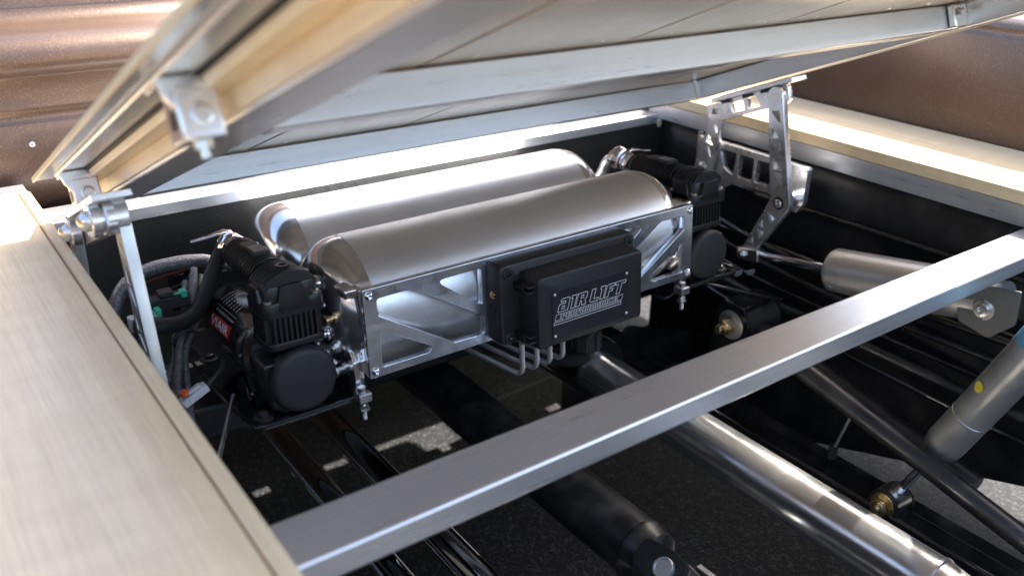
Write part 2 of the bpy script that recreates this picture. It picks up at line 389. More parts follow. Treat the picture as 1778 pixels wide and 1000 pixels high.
# alu perimeter frame of the opening
fr = thing('perimeter_frame', 'bare aluminium frame running round the bed opening under the wooden rails', 'frame')
bm = BM(); box(bm, -.058, 1.4775, 1.452, 1.53, -.0205, .0); obj('front_member', bm, 'alu_x', fr, .0012)
bm = BM(); box(bm, -.058, .172, 1.49, 1.53, .0, .045); obj('upstand', bm, 'alu_x', fr, .001)
bm = BM(); box(bm, 1.478, 1.518, -.5, 1.488, -.010, .0245); obj('side_member', bm, 'alu_y', fr, .001)
bm = BM(); box(bm, .135, .1695, -.5, 1.45, -.009, .0245); obj('side_member', bm, 'alu_y', fr, .001)
for x, y in ((1.452, 1.425), (1.455, 1.30)):
    bm = BM(); cyl(bm, (x, y, -.004), (x, y, -.016), .006, n=6); cyl(bm, (x, y, -.016), (x, y, -.02), .0035, n=10); obj('bolt', bm, 'zinc', fr)

for a_, b_ in ((1.4785, 1.75), (-.30, -.0585)):
    bm = BM(); box(bm, a_, b_, 1.489, 1.558, -.018, .018); obj('sun_gap_filler', bm, 'blacksatin', fr, .001)  # added to shut out sun at the front corners, leaving a thin slit
# wooden rails
def rail(label, x0, x1, s0, s1):
    t = thing('wooden_rail', label, 'wooden rail', Matrix.Translation((0, 0, .0253)), 'maple rails along the bed')
    bm = BM(); box(bm, x0, x1, -.6, 1.479, 0, .0232); obj('board', bm, 'maple', t, .0018)
    bm = BM(); box(bm, s0, s1, -.6, 1.479, 0, .0228); obj('edge_strip', bm, 'maple', t, .0022)
    a, b = (x1, s0) if s0 > x1 else (s1, x0)
    bm = BM(); box(bm, a-.0005, b+.0005, -.6, 1.478, .0, .0196); obj('inlay', bm, 'maple_dark', t)
    return t
rail('pale maple rail filling the lower left corner, sunlit at its far end', -.058, .1565, .1588, .174)
rail('pale maple rail on the right side with a sunlit stripe beside the bed side', 1.4925, 1.709, 1.4765, 1.49)

# crossbar
bm = BM(); box(bm, .135, 1.52, .552, .616, -.041, -.012)
tag(obj('crossbar', bm, 'alu_x', None, .0035, 3), 'bare aluminium square tube crossing the open bed in the foreground', 'crossbar')

# ================================================================== LID
A = math.atan(.407)
LM = frame_mx((0, 0, .640), (1, 0, 0), (0, cos(A), -sin(A))) @ Matrix.Scale(1.03, 4)    # local z = out of the upper face
lid = thing('tilting_cover', 'raised tilting bed lid with wooden planks on an aluminium frame, held open above the tanks', 'lid', LM)
YF = 1.28/cos(A); YN = .325
edges = [.157, .442, .703, .965, 1.227, 1.468]
for i in range(5):
    bm = BM(); box(bm, (edges[i] if i else .1965)+.0027, edges[i+1]-.0027, YN, YF, .0008, .0075)
    obj('plank', bm, 'plank', lid, .0012)
bm = BM(); box(bm, .1532, .1965, YN, 1.33, .0004, .0052); obj('overhang_strip', bm, 'alu_y', lid, .0006)
bm = BM()
for e in edges[1:-1]: box(bm, e-.0026, e+.0026, YN, YF, .003, .007)
obj('seam_filler', bm, 'maple_dark', lid)
bm = BM(); box(bm, .1500, .1531, YN, 1.333, -.0008, .0056); obj('edge_trim', bm, 'maple', lid, .0006)
bm = BM(); box(bm, 1.4682, 1.4712, YN, YF+.001, -.001, .0078); obj('edge_trim', bm, 'alu_y', lid, .0006)
ya = 1.26/cos(A)
H = .0385
def member(name, x0, x1, y0, y1, m, z1=-.0003, z0=-H, bev=.0025):
    bm = BM(); box(bm, x0, x1, y0, y1, z0, z1); return obj(name, bm, m, lid, bev, 3)
member('far_member', .281, 1.372, ya, ya+.03, 'alu_x')
member('cross_member', .282, 1.385, .754/cos(A), .754/cos(A)+.032, 'alu_x')
member('near_member', .282, 1.385, .336, .368, 'alu_x')
member('side_member', .222, .2805, YN+.01, ya+.03, 'alu_y')
member('side_member', 1.386, 1.45, YN+.01, ya+.03, 'alu_y')
member('tan_strip', .1965, .2185, YN+.01, ya+.026, 'maple', -.0003, -.017, .0015)
member('tan_strip', .2188, .2216, YN+.01, ya+.026, 'maple', -.0003, -.034, .0008)  # maple colour stands in for a warm reflection on the aluminium side member
member('edge_angle', .168, .1945, YN+.01, 1.27, 'alu_y', -.0003, -.005)
bm = BM(); box(bm, .1945, .1962, YN+.01, ya+.02, -.0085, -.0012); obj('rubber_seal', bm, 'rubber', lid)
for m_, ys in (('a', ya-.018), ('b', .754/cos(A)+.048), ('c', .754/cos(A)-.02)):
    for i in range(5):
        for dx in (.05, .21):
            x = edges[i]+dx*(edges[i+1]-edges[i])/.262
            if .30 < x < 1.37:
                bm = BM(); lathe(bm, (x, ys, .001), (0, 0, -1), [(0, .0042), (.0008, .004), (.0014, .0022), (.0006, .0016), (.0006, 0)], 14); obj('screw', bm, 'zinc', lid)
# rounded corner tubes between the far member and the sides
for x in (1.379, .2812):
    bm = BM(); cyl(bm, (x, ya+.004, -H+.0008), (x, ya+.004, -.0008), .0095, n=24); obj('corner_post', bm, 'polish', lid)
# weld beads
bm = BM()
for x, y in ((1.372, ya-.0008), (.2825, .754/cos(A)-.001), (1.385, .754/cos(A)-.001)):
    for k in range(9): lathe(bm, (x, y, -H+.004+k*.0036), (0, -1, 0), [(-.001, .0022), (.0008, .0016), (.0012, 0)], 8)
obj('weld_bead', bm, 'polish', lid, kind='stuff')
def lid_bracket(y, wid=.036):
    """machined angle with a drilled boss bolted to the left side of the lid"""
    out = fillet([(0, 0), (.02, 0), (.038, -.008), (.038, -.044), (.028, -.046), (.004, -.014)], .004)
    me = plate_mesh([out], .007, .0008)
    me.transform(frame_mx((.164, y, -.0065), (1, 0, 0), (0, 0, 1)))
    b = obj('hinge_bracket', me, 'alu_mill', lid)
    bm = BM(); box(bm, .165, .1955, y-.007, y+wid*.7, -.0115, -.0065); obj('flange', bm, 'alu_mill', b, .001)
    bm = BM(); box(bm, .174, .205, y-.0075, y+wid*.6, -.052, -.016); obj('block', bm, 'alu_mill', b, .002)
    bm = BM(); lathe(bm, (.190, y-.0078, -.034), (0, -1, 0), [(0, .0085), (.0015, .008), (.002, .006), (.0005, .005), (.0005, 0)], 20); obj('socket_screw', bm, 'zinc', b)
    bm = BM(); lathe(bm, (.1735, y+.008, -.035), (-1, 0, 0), [(0, .0075), (.0005, .0075), (.0002, .0055), (.0002, 0)], 20); obj('drilled_hole', bm, 'blacksatin', b)
    for yy in (y+.006,):
        bm = BM(); hex_nut(bm, (.19, yy, -.052), (0, 0, -1), .007, .005); cyl(bm, (.19, yy, -.057), (.19, yy, -.064), .0035, n=10); obj('bolt', bm, 'zinc', b)
lid_bracket(.700, .045); lid_bracket(1.215)
# corner bracket with bolt at the top right
bm = BM(); box(bm, 1.350, 1.3855, .742/cos(A), .7525/cos(A), -.0375, -.002); b = obj('corner_gusset', bm, 'alu_mill', lid, .003)
for x in (1.362,):
    bm = BM(); hex_nut(bm, (x, .741/cos(A), -.014), (0, -1, 0), .0058, .004); cyl(bm, (x, .741/cos(A)-.004, -.014), (x, .741/cos(A)-.009, -.014), .0035, n=12); obj('bolt', bm, 'zinc', b)

# ================================================================== HINGES (right and left four-bar linkages)
def yz(o, p): return None
def outline_link(p, q, r0, r1, bend=None):
    """capsule outline around p->q"""
    p, q = Vector(p), Vector(q); d = (q-p).normalized(); n = Vector((-d.y, d.x)); a0 = atan2(n.y, n.x); out = []
    for i in range(13): a = a0+pi*i/12; out.append(tuple(p+Vector((cos(a), sin(a)))*r0))
    for i in range(13): a = a0+pi+pi*i/12; out.append(tuple(q+Vector((cos(a), sin(a)))*r1))
    return out
def pockets(p, q, w0, w1, n, m0=.22, m1=.22, tri=True, g=.003):
    """truss pockets between p and q"""
    p, q = Vector(p), Vector(q); L = (q-p).length; d = (q-p)/L; nn = Vector((-d.y, d.x)); hs = []
    a, b = L*m0, L*(1-m1); st = (b-a)/n
    for i in range(n):
        s0, s1 = a+st*i+g/2, a+st*(i+1)-g/2
        h0, h1 = w0+(w1-w0)*s0/L, w0+(w1-w0)*s1/L
        if tri:
            if i % 2 == 0: poly = [(s0, -h0), (s1, -h1), (s0, h0)]
            else: poly = [(s1, h1), (s0, h0), (s1, -h1)]
            poly2 = [(s1, h1), (s0+.006, h0), (s1, -h1+.006)] if i % 2 == 0 else [(s0, -h0), (s1-.006, -h1), (s0, h0-.006)]
            hs.append([tuple(p+d*a_+nn*b_) for a_, b_ in poly])
        else:
            hs.append([tuple(p+d*a_+nn*b_) for a_, b_ in [(s0, -h0), (s1, -h1), (s1, h1), (s0, h0)]])
    return hs
PA, PB, PC, PD, PE = (1.22, .064), (1.066, .128), (1.023, -.072), (1.085, -.196), (1.249, -.063)
def linkage(label, X, s):
    """X: x of the inner face of the links; s=+1 if the bed centre lies on the -x side"""
    t = thing('lid_linkage', label, 'hinge', Matrix.Translation((X, 1.2, 0)), 'four bar hinges that lift the lid')
    org = Vector((0, -1.2, 0))
    def put(name, polys, x0, x1, bev=.0008, m='alu_mill', parent=t):
        if s < 0 and m == 'alu_mill': m = 'alu_cast'
        a, b = min(x0, x1), max(x0, x1)
        me = plate_mesh(polys, b-a, bev)
        me.transform(Matrix.Translation(org) @ frame_mx((a, 0, 0), (0, 1, 0), (0, 0, 1)))
        return obj(name, me, m, parent)
    def pin(p, x0, x1, r=.009, m='zinc', parent=t, name='pivot_bolt'):
        bm = BM(); d = 1 if x1 > x0 else -1
        lathe(bm, Vector((x0, p[0], p[1]))+org, (d, 0, 0), [(0, r), (abs(x1-x0)*.5, r), (abs(x1-x0)*.85, r*.8), (abs(x1-x0), r*.55), (abs(x1-x0)*.95, r*.42), (abs(x1-x0)*.3, r*.38), (abs(x1-x0)*.3, 0)], 20)
        return obj(name, bm, m, parent)
    T = .012
    # top link, bolted under the lid, parallel to it
    d = (Vector(PA)-Vector(PB)).normalized(); n = Vector((d.y, -d.x))*-1
    if n.y < 0: n = -n
    def L(a, b): return tuple(Vector(PB)+d*a+n*b)
    Lg = (Vector(PA)-Vector(PB)).length
    top = fillet([L(-.019, .017), L(-.019, -.012), L(-.008, -.019), L(Lg*.5, -.0195), L(Lg+.008, -.021), L(Lg+.022, -.008), L(Lg+.02, .016), L(Lg*.75, .017)], .008)
    h1 = fillet([L(.05, -.012), L(.083, -.012), L(.08, .010), L(.056, .010)], .003)
    h2 = fillet([L(.09, -.012), L(.123, -.012), L(.123, .008), L(.09, .010)], .003)
    tl = put('top_link', [top, h1, h2], 0, -s*T)
    fl = frame_mx(Vector((0, *L(0, .017)))+org, (1, 0, 0), (0, d.x, d.y))
    bm = BM(); x0, x1 = sorted((-s*.030, s*.014)); box(bm, x0, x1, -.045, Lg-.012, -.0002, .0085, fl if s > 0 else fl)
    f_ = obj('mounting_flange', bm, 'alu_mill', tl, .0012)
    for a in (.03, .075, .13):
        q = Vector(L(a, .0165)); bm = BM(); hex_nut(bm, Vector((-s*.02, q.x, q.y))+org, (0, -n.x, -n.y), .0065, .006); obj('bolt', bm, 'blacksatin', tl)
    pin(PA, -s*T, -s*(T+.004), .006); pin(PB, -s*T, -s*(T+.004), .006)
    # front arm (short straight arm to the base)
    arm = fillet([ (PA[0]-.020, PA[1]-.004), (PA[0]+.0, PA[1]+.016), (PA[0]+.018, PA[1]-.002), (PE[0]+.028, PE[1]+.004), (PE[0]+.01, PE[1]-.024), (PE[0]-.018, PE[1]-.012)], .011)
    arm = outline_link(PA, PE, .016, .022)
    put('front_arm', [arm]+[fillet(h, .002) for h in pockets(PA, PE, .009, .013, 3, .2, .2, True, .006)], s*.001, s*.013)
    pin(PE, s*.001, -s*.006, .011)
    # bell crank : B - C - D
    b1 = outline_link(PB, PC, .0165, .02); 
    dB = (Vector(PC)-Vector(PB)).normalized(); dD = (Vector(PD)-Vector(PC)).normalized()
    nB = Vector((-dB.y, dB.x)); nD = Vector((-dD.y, dD.x))
    def P2(p, nn, r): return tuple(Vector(p)+nn*r)
    poly = []
    a0 = atan2(-nB.y, -nB.x)
    for i in range(11): a = a0-pi*i/10; poly.append(tuple(Vector(PB)+Vector((cos(a), sin(a)))*.0165))
    # polygon runs: B(+n) -> C(+n) -> D(+n) -> round D -> C(-n) -> B(-n)
    poly += [tuple(Vector(PC)+(nB+nD).normalized()*.021)]
    a0 = atan2(nD.y, nD.x)
    for i in range(11): a = a0-pi*i/10; poly.append(tuple(Vector(PD)+Vector((cos(a), sin(a)))*.0125))
    poly += [tuple(Vector(PC)-(nB*1.0+nD).normalized()*.027)]
    holes = [fillet(h, .002) for h in pockets(PB, PC, .0095, .012, 5, .13, .16, True, .005)]+[fillet(h, .002) for h in pockets(PC, PD, .0125, .0065, 4, .2, .17, True, .005)]
    k = len(poly)
    rr = [0]*11+[.02]+[0]*11+[.02]
    ck = put('bell_crank', [fillet(poly, rr)]+holes, -s*(T+.001), -s*(T+.015))
    # thin web behind the pockets
    web = fillet(poly, rr); cx = sum(p[0] for p in web)/len(web)
    put('web', [outline_link(PB, PC, .0125, .017)], -s*(T+.0025), -s*(T+.0055), .0003, 'alu_mill', ck)
    put('web', [outline_link(PC, PD, .016, .009)], -s*(T+.0028), -s*(T+.0052), .0003, 'alu_mill', ck)
    pin(PC, -s*(T+.015), -s*(T+.02), .0085, 'zinc')
    bm = BM(); q = Vector((0, *PC))+org; 
    lathe(bm, Vector((-s*(T+.0152), q.y, q.z)), (-s, 0, 0), [(0, .0125), (.0008, .0122), (.0008, 0)], 24); obj('washer', bm, 'blacksatin', t)
    bm = BM(); q = Vector((0, *PC))+org; cyl(bm, (-s*(T+.001), q.y, q.z), (s*.018, q.y, q.z), .0165, n=28); obj('spacer', bm, 'alu_mill', t)
    bm = BM(); q = Vector((0, *PB))+org; cyl(bm, (-s*(T+.001), q.y, q.z), (s*.004, q.y, q.z), .0158, n=28); obj('spacer', bm, 'alu_mill', t)
    if s < 0:
        for p in (PA, PB):
            bm = BM(); q = Vector((0, *p))+org; lathe(bm, (-.004, q.y, q.z), (-1, 0, 0), [(0, .0205), (.010, .0205), (.0115, .019), (.0115, .012)], 36); bo = obj('pivot_boss', bm, 'alu_mill', t)
            bm = BM(); lathe(bm, (-.0155, q.y, q.z), (-1, 0, 0), [(0, .0125), (.004, .012), (.009, .009), (.012, .004), (.0125, 0)], 24); obj('dome_nut', bm, 'zinc', bo)
        bm = BM(); q = Vector((0, *PB))+org; lathe(bm, (.003, q.y, q.z), (1, 0, 0), [(0, .0205), (.022, .0205), (.0235, .019), (.0235, 0)], 36); obj('pivot_boss', bm, 'alu_mill', t)
    # base plate against the inner bed wall with windows
    base = fillet([(1.285, -.004), (1.0, -.004), (1.0, -.074), (1.013, -.098), (1.045, -.1), (1.08, -.078), (1.175, -.082), (1.215, -.11), (1.262, -.105), (1.285, -.06)], .007)
    hs = [fillet([(1.012, -.014), (1.012, -.045), (1.035, -.032), (1.045, -.014)], .003)]
    hs = []
    hs.append(fillet([(1.085, -.018), (1.122, -.018), (1.122, -.064), (1.085, -.062)], .004))
    hs.append(fillet([(1.13, -.018), (1.167, -.018), (1.167, -.066), (1.13, -.064)], .004))
    hs.append(fillet([(1.175, -.018), (1.222, -.018), (1.205, -.055), (1.18, -.066)], .004))
    put('base_plate', [base]+hs, s*.018, s*.032, .001)
    bm = BM(); box(bm, min(s*.018, s*.04), max(s*.018, s*.04), 1.0-1.2, 1.285-1.2, -.0095, -.0035) if False else None
    bm.free()
    return t
linkage('machined aluminium four bar linkage standing at the far right corner of the bed', 1.412, 1)
linkage('machined aluminium four bar linkage beside the left wooden rail, seen from behind its pivots', .193, -1)
# lift cylinder on the right
AX0 = Vector((1.385, 1.085, -.196)); AX1 = Vector((1.39, .59, -.108)); ad = (AX1-AX0).normalized()
ac = thing('lift_actuator', 'grey pneumatic lift cylinder with chrome rod pinned to the right linkage', 'actuator', Matrix.Translation(AX0))
def aP(s): return ad*s
au, av = basis(ad)
bm = BM(); mx = frame_mx(aP(.0)+Vector((0, 0, 0)), (1, 0, 0), ad); box(bm, -.0115, .0115, -.012, .040, -.0125, .0125, mx); cl = obj('clevis', bm, 'zinc', ac, .002)
bm = BM(); hex_nut(bm, (-.0115, 0, 0), (-1, 0, 0), .0105, .006); cyl(bm, (-.0175, 0, 0), (-.0205, 0, 0), .006, n=12); obj('bolt', bm, 'zinc', cl, .0008)
bm = BM(); cyl(bm, aP(.04), aP(.225), .0095, n=28); obj('rod', bm, 'chrome', ac)
RB = .0405
bm = BM(); lathe(bm, aP(.205), ad, [(0, .012), (0, RB-.007), (.002, RB-.003), (.006, RB-.0005), (.011, RB), (.034, RB)], 48); hd = obj('end_cap', bm, 'grayano', ac)
bm = BM(); lathe(bm, aP(.239), ad, [(0, RB-.0006), (.001, RB-.0004), (.001, RB+.0004), (.2, RB+.0004), (.25, RB+.0004)], 48); obj('barrel', bm, 'grayano', ac)
q = aP(.222)+Vector((-.030, 0, -.026)); bm = BM(); lathe(bm, q, Vector((-.76, 0, -.65)), [(-.004, .0085), (.0012, .0085), (.0012, .006), (-.002, .0055), (-.002, 0)], 20); obj('air_port', bm, 'zinc', ac)
bm = BM(); cyl(bm, aP(.489), aP(.52), RB*.85, n=40); obj('end_cap', bm, 'grayano', ac)
me = plate_mesh([fillet([(.462, .035), (.464, -.030), (.515, -.050), (.555, -.020), (.56, .035)], [.002, .012, .012, .012, .002])], .004, .0006)
me.transform(frame_mx((-.036, 0, 0), ad, ad.cross(Vector((1, 0, 0))))); 
bk = obj('pivot_bracket', me, mat('dark_grey_bracket', (.16, .16, .155), .4, .6, rvar=.05), ac)
q = aP(.505)+ad.cross(Vector((1, 0, 0)))*-.004+Vector((-.037, 0, 0))
bm = BM(); lathe(bm, q, (-1, 0, 0), [(0, .018), (.003, .018), (.003, .0145), (.006, .0145), (.006, .011), (.011, .011), (.0115, .0095), (.0115, .005), (.007, .0045), (.007, 0)], 30); obj('pivot_bolt', bm, 'zinc', bk)

# ================================================================== AIR MANAGEMENT ASSEMBLY (leans back five degrees)
F = Matrix.Translation((0, 1.0, -.085)) @ Matrix.Rotation(-radians(5), 4, 'X')
def local_thing(name, label, cat, p=(0, 0, 0), group=None): return thing(name, label, cat, F @ Matrix.Translation(p), group)
TR = .1016; TX0, TX1 = .515, 1.092
def tank(label, yc, zc, lfit, rfit):
    t = local_thing('air_tank', label, 'air tank', (0, yc, zc), 'twin air tanks')
    def dome(x, s):
        pr = [(0, TR-.0004)]
        for i in range(1, 13):
            a = i/12*pi/2; pr.append((.056*sin(a), .040+(TR-.0404)*cos(a)))
        pr += [(.0575, .03), (.058, 0)]
        bm = BM(); lathe(bm, (x, 0, 0), (s, 0, 0), pr, 72); return obj('tank_dome', bm, 'dome', t, ang=50)
    bm = BM(); lathe(bm, (TX0, 0, 0), (1, 0, 0), [(0, TR-.0012), (.0008, TR), (TX1-TX0-.0008, TR), (TX1-TX0, TR-.0012)], 96); obj('tank_shell', bm, 'tank', t, ang=50)
    for x, s in ((TX0, -1), (TX1, 1)):
        bm = BM(); cyl(bm, (x-.0009, 0, 0), (x+.0009, 0, 0), TR-.0011, n=96); obj('seam', bm, 'blacksatin', t)
        d = dome(x, s)
        bm = BM(); lathe(bm, (x+s*.0555, 0, 0), (s, 0, 0), [(0, .034), (.003, .0335), (.0045, .031), (.0045, .0)], 40); b = obj('boss', bm, 'polish', d)
        for k in range(8):
            a = 2*pi*k/8+.3; bm = BM(); c = Vector((x+s*.0545, cos(a)*.049, sin(a)*.049))
            lathe(bm, c, (s, 0, 0), [(-.006, .0042), (.0022, .0042), (.0028, .003), (-.0, .0026), (0, 0)], 12); obj('port_screw', bm, 'polish', d)
    return t
tank('front air tank of brushed metal, right behind the cut out mounting plate', .115, .0095, 1, 1)
tank('rear air tank of brushed metal with sunlit top, next to the black bulkhead', .33, .016, 1, 1)

# cut-out mounting plate
mp = local_thing('mounting_plate', 'cut out aluminium mounting plate with triangular windows in front of the tanks', 'bracket')
outl = fillet([(.487, -.0655), (1.1255, -.0655), (1.1255, .0672), (.487, .0672)], .003)
W = [([(.507, .0505), (.562, .0515), (.682, -.022), (.682, -.0505), (.628, -.0495), (.507, .026)], .006),
     ([(.602, .0535), (.681, .0545), (.681, -.0035), (.668, .0035)], .006),
     ([(.509, .0025), (.514, .0005), (.59, -.0445), (.583, -.0525), (.507, -.0525)], .004)]
def mirror(poly): return [(1.6125-x, z) for x, z in poly][::-1]
polys = [outl]
for p, r in W: polys.append(fillet(p, r))
for p, r in W: polys.append(fillet(mirror(p), r))
me = plate_mesh(polys, .012, .0007)
me.transform(frame_mx((0, 0, 0), (1, 0, 0), (0, 0, 1)))          # extrudes towards -y
me.transform(Matrix.Translation((0, .012, 0)))
obj('face_plate', me, 'alu_plate', mp)
for x in (.4965, 1.118):
    for z in (.0575, -.0562):
        bm = BM(); lathe(bm, (x, -.0002, z), (0, -1, 0), [(0, .0062), (.0015, .0061), (.0032, .0048), (.0038, .0032), (.0036, .0026), (.001, .0024), (.001, 0)], 20)
        obj('screw', bm, 'chrome', mp)
# end cheeks behind the plate
def cheek(x0, s):
    out = fillet([(.0125, .064), (.05, .064), (.062, .05), (.05, .03), (.052, -.02), (.062, -.04), (.052, -.064), (.0125, -.064)], .006)
    hole = fillet([(.022, .03), (.042, .026), (.042, -.03), (.022, -.045)], .006)
    me = plate_mesh([out, hole], .008, .0008)
    me.transform(frame_mx((x0, 0, 0), (0, 1, 0), (0, 0, 1))); obj('end_cheek', me, 'chrome', mp)
    # upper tab and curved foot with a clamped block
    bm = BM(); xs = sorted((x0-s*.001, x0-s*.020)); box(bm, xs[0], xs[1], .014, .05, .054, .068)
    obj('tab', bm, 'polish', mp, .003)
    me = plate_mesh([fillet([(0, 0), (.012, .004), (.017, .02), (.012, .04), (.016, .056), (.03, .064), (.03, .075), (.008, .07), (-.002, .056), (-.004, .03)], .006)], .014, .001)
    me.transform(frame_mx((x0-s*.012+.0, .03, -.104), (0, 1, 0), (0, 0, 1))); ft = obj('curved_foot', me, 'polish', mp)
    bx = x0-s*.007
    bm = BM(); box(bm, bx-.010, bx+.010, .008, .03, -.1035, -.090); obj('clamp_block', bm, 'alu_cast', ft, .0012)
    bm = BM(); cyl(bm, (bx, .018, -.0895), (bx, .018, -.082), .0062, n=20); cyl(bm, (bx, .018, -.1085), (bx, .018, -.134), .0036, n=12); hex_nut(bm, (bx, .018, -.116), (0, 0, 1), .0072, .006); cyl(bm, (bx, .018, -.1165), (bx, .018, -.118), .009, n=20)
    for k in range(7): lathe(bm, (bx, .018, -.132+k*.0022), (0, 0, 1), [(0, .0036), (.0008, .0042), (.0016, .0036)], 12)
    obj('foot_bolt', bm, 'zinc', ft)
cheek(.4875, 1); cheek(1.117, -1)
# fittings on the left end, between tank and compressor
for (y, z) in ((.09, .06), (.075, -.012)):
    bm = BM(); lathe(bm, (.462, y, z), (-1, 0, 0), [(-.02, .006), (.0, .006), (.0, .012), (.004, .012), (.004, .0075), (.012, .0075), (.012, .011), (.02, .011), (.02, .006), (.05, .0055)], 16); obj('fitting', bm, 'polish', mp)
for p in ((.470, .055, .018), (.468, .06, -.03), (.474, .05, -.06)):
    bm = BM(); lathe(bm, p, (-1, -.3, 0), [(0, .009), (.01, .009), (.01, .006), (.02, .006), (.02, .008), (.024, .008), (.024, 0)], 14); obj('fitting', bm, 'yzinc' if p[2] > 0 else 'zinc', mp)

mb = local_thing('manifold_fittings', 'cluster of small bright fittings between the left compressor and the front tank end', 'fitting', (.455, .10, .01))
bm = BM(); lathe(bm, (0, 0, .045), (-1, 0, 0), [(-.01, .006), (.0, .006), (.0, .0105), (.008, .0105), (.008, .007), (.02, .0065)], 18); obj('port_fitting', bm, 'zinc', mb)
bm = BM(); cyl(bm, (-.008, 0, .045), (-.014, 0, .045), .0115, n=6); obj('hex_nut', bm, 'yzinc', mb, .0006)
bm = BM(); tube(bm, spline([(-.006, -.02, -.02), (-.012, -.03, -.034), (-.008, -.045, -.045), (.004, -.05, -.06)], 6), .004, 10); obj('elbow_line', bm, 'inox', mb)
bm = BM(); cyl(bm, (0, -.02, -.004), (-.012, -.02, -.018), .0095, n=6); obj('hex_nut', bm, 'zinc', mb, .0006)
# ------------------------------------------------------------------ control box
cb = local_thing('control_box', 'black air suspension control box with white outlined lettering on its front', 'control box', (.8, 0, 0))
OX = -.8
def bxz(bm, rect, y0, y1, r=.008, inset=0, k=4):
    (x0, x1, z0, z1) = rect
    def ring(y, i):
        pts = fillet([(x0+i, z0+i), (x1-i, z0+i), (x1-i, z1-i), (x0+i, z1-i)], max(r-i*.3, .001), k)
        return [bm.verts.new((x+OX, y, z)) for x, z in pts]
    prs = [(y0, 0), (y1+.0035, inset), (y1+.001, inset+.0012), (y1, inset+.0038)]
    rings = [ring(y, i) for y, i in prs]
    n = len(rings[0])
    for a, b in zip(rings, rings[1:]):
        for i in range(n): bm.faces.new((a[i], a[(i+1) % n], b[(i+1) % n], b[i]))
    bm.faces.new(rings[0][::-1]); bm.faces.new(rings[-1])
bm = BM(); bxz(bm, (.688, .952, -.062, .063), -.0005, -.036, .009); body = obj('housing', bm, 'plastic', cb, ang=30)
bm = BM(); bxz(bm, (.722, .932, -.0665, .050), -.034, -.08, .008, .002); cov = obj('cover', bm, 'plastic', cb, ang=30)
for z in (.034, -.045):
    bm = BM()
    for zz in (0, .0085):
        box(bm, .712+OX, .738+OX, -.074, -.034, z-zz, z-zz+.003)
    box(bm, .712+OX, .715+OX, -.060, -.034, z-.0085, z+.003); box(bm, .724+OX, .726+OX, -.066, -.034, z-.0085, z+.003)
    obj('corner_rib', bm, 'plastic', cov, .0008)
for x, z in ((.703, .050), (.941, .050), (.703, -.052)):
    bm = BM(); lathe(bm, (x+OX, -.0358, z), (0, -1, 0), [(-.002, .0098), (.0022, .0095), (.003, .0085), (.003, 0)], 20); bs = obj('screw_boss', bm, 'plastic', cb)
    bm = BM(); lathe(bm, (x+OX, -.0388, z), (0, -1, 0), [(0, .0045), (.0018, .0042), (.003, .003), (.0015, .0022), (.0015, 0)], 14); obj('screw', bm, 'blackgloss', bs)
bm = BM(); lathe(bm, (.6876+OX, -.018, .016), (-1, 0, 0), [(-.002, .006), (.0008, .006), (.0008, .0042), (.003, .0042), (.003, .002), (.001, .0018), (.001, 0)], 18); obj('brass_insert', bm, 'brass', cb)
bm = BM(); lathe(bm, (.6874+OX, -.026, -.006), (-1, 0, 0), [(-.004, .0035), (.0006, .0035), (.0006, .0025), (-.0035, .0022), (-.0035, 0)], 14); obj('side_plug', bm, 'blackgloss', cb)
# name plate
me = plate_mesh([fillet([(.749, -.055), (.901, -.055), (.901, .0225), (.749, .0225)], .004)], .0014, .0003)
me.transform(frame_mx((OX, -.0796, 0), (1, 0, 0), (0, 0, 1)))
npl = obj('name_plate', me, mat('name_plate_black', (.012, .013, .02), .35, 0, bump=.1, bscale=900), cb)
for x in (.754, .896):
    for z in (.017, -.049):
        bm = BM(); lathe(bm, (x+OX, -.0809, z), (0, -1, 0), [(0, .0026), (.0008, .0024), (.0014, .0014), (.0006, .001), (.0006, 0)], 12); obj('screw', bm, 'zinc', npl)
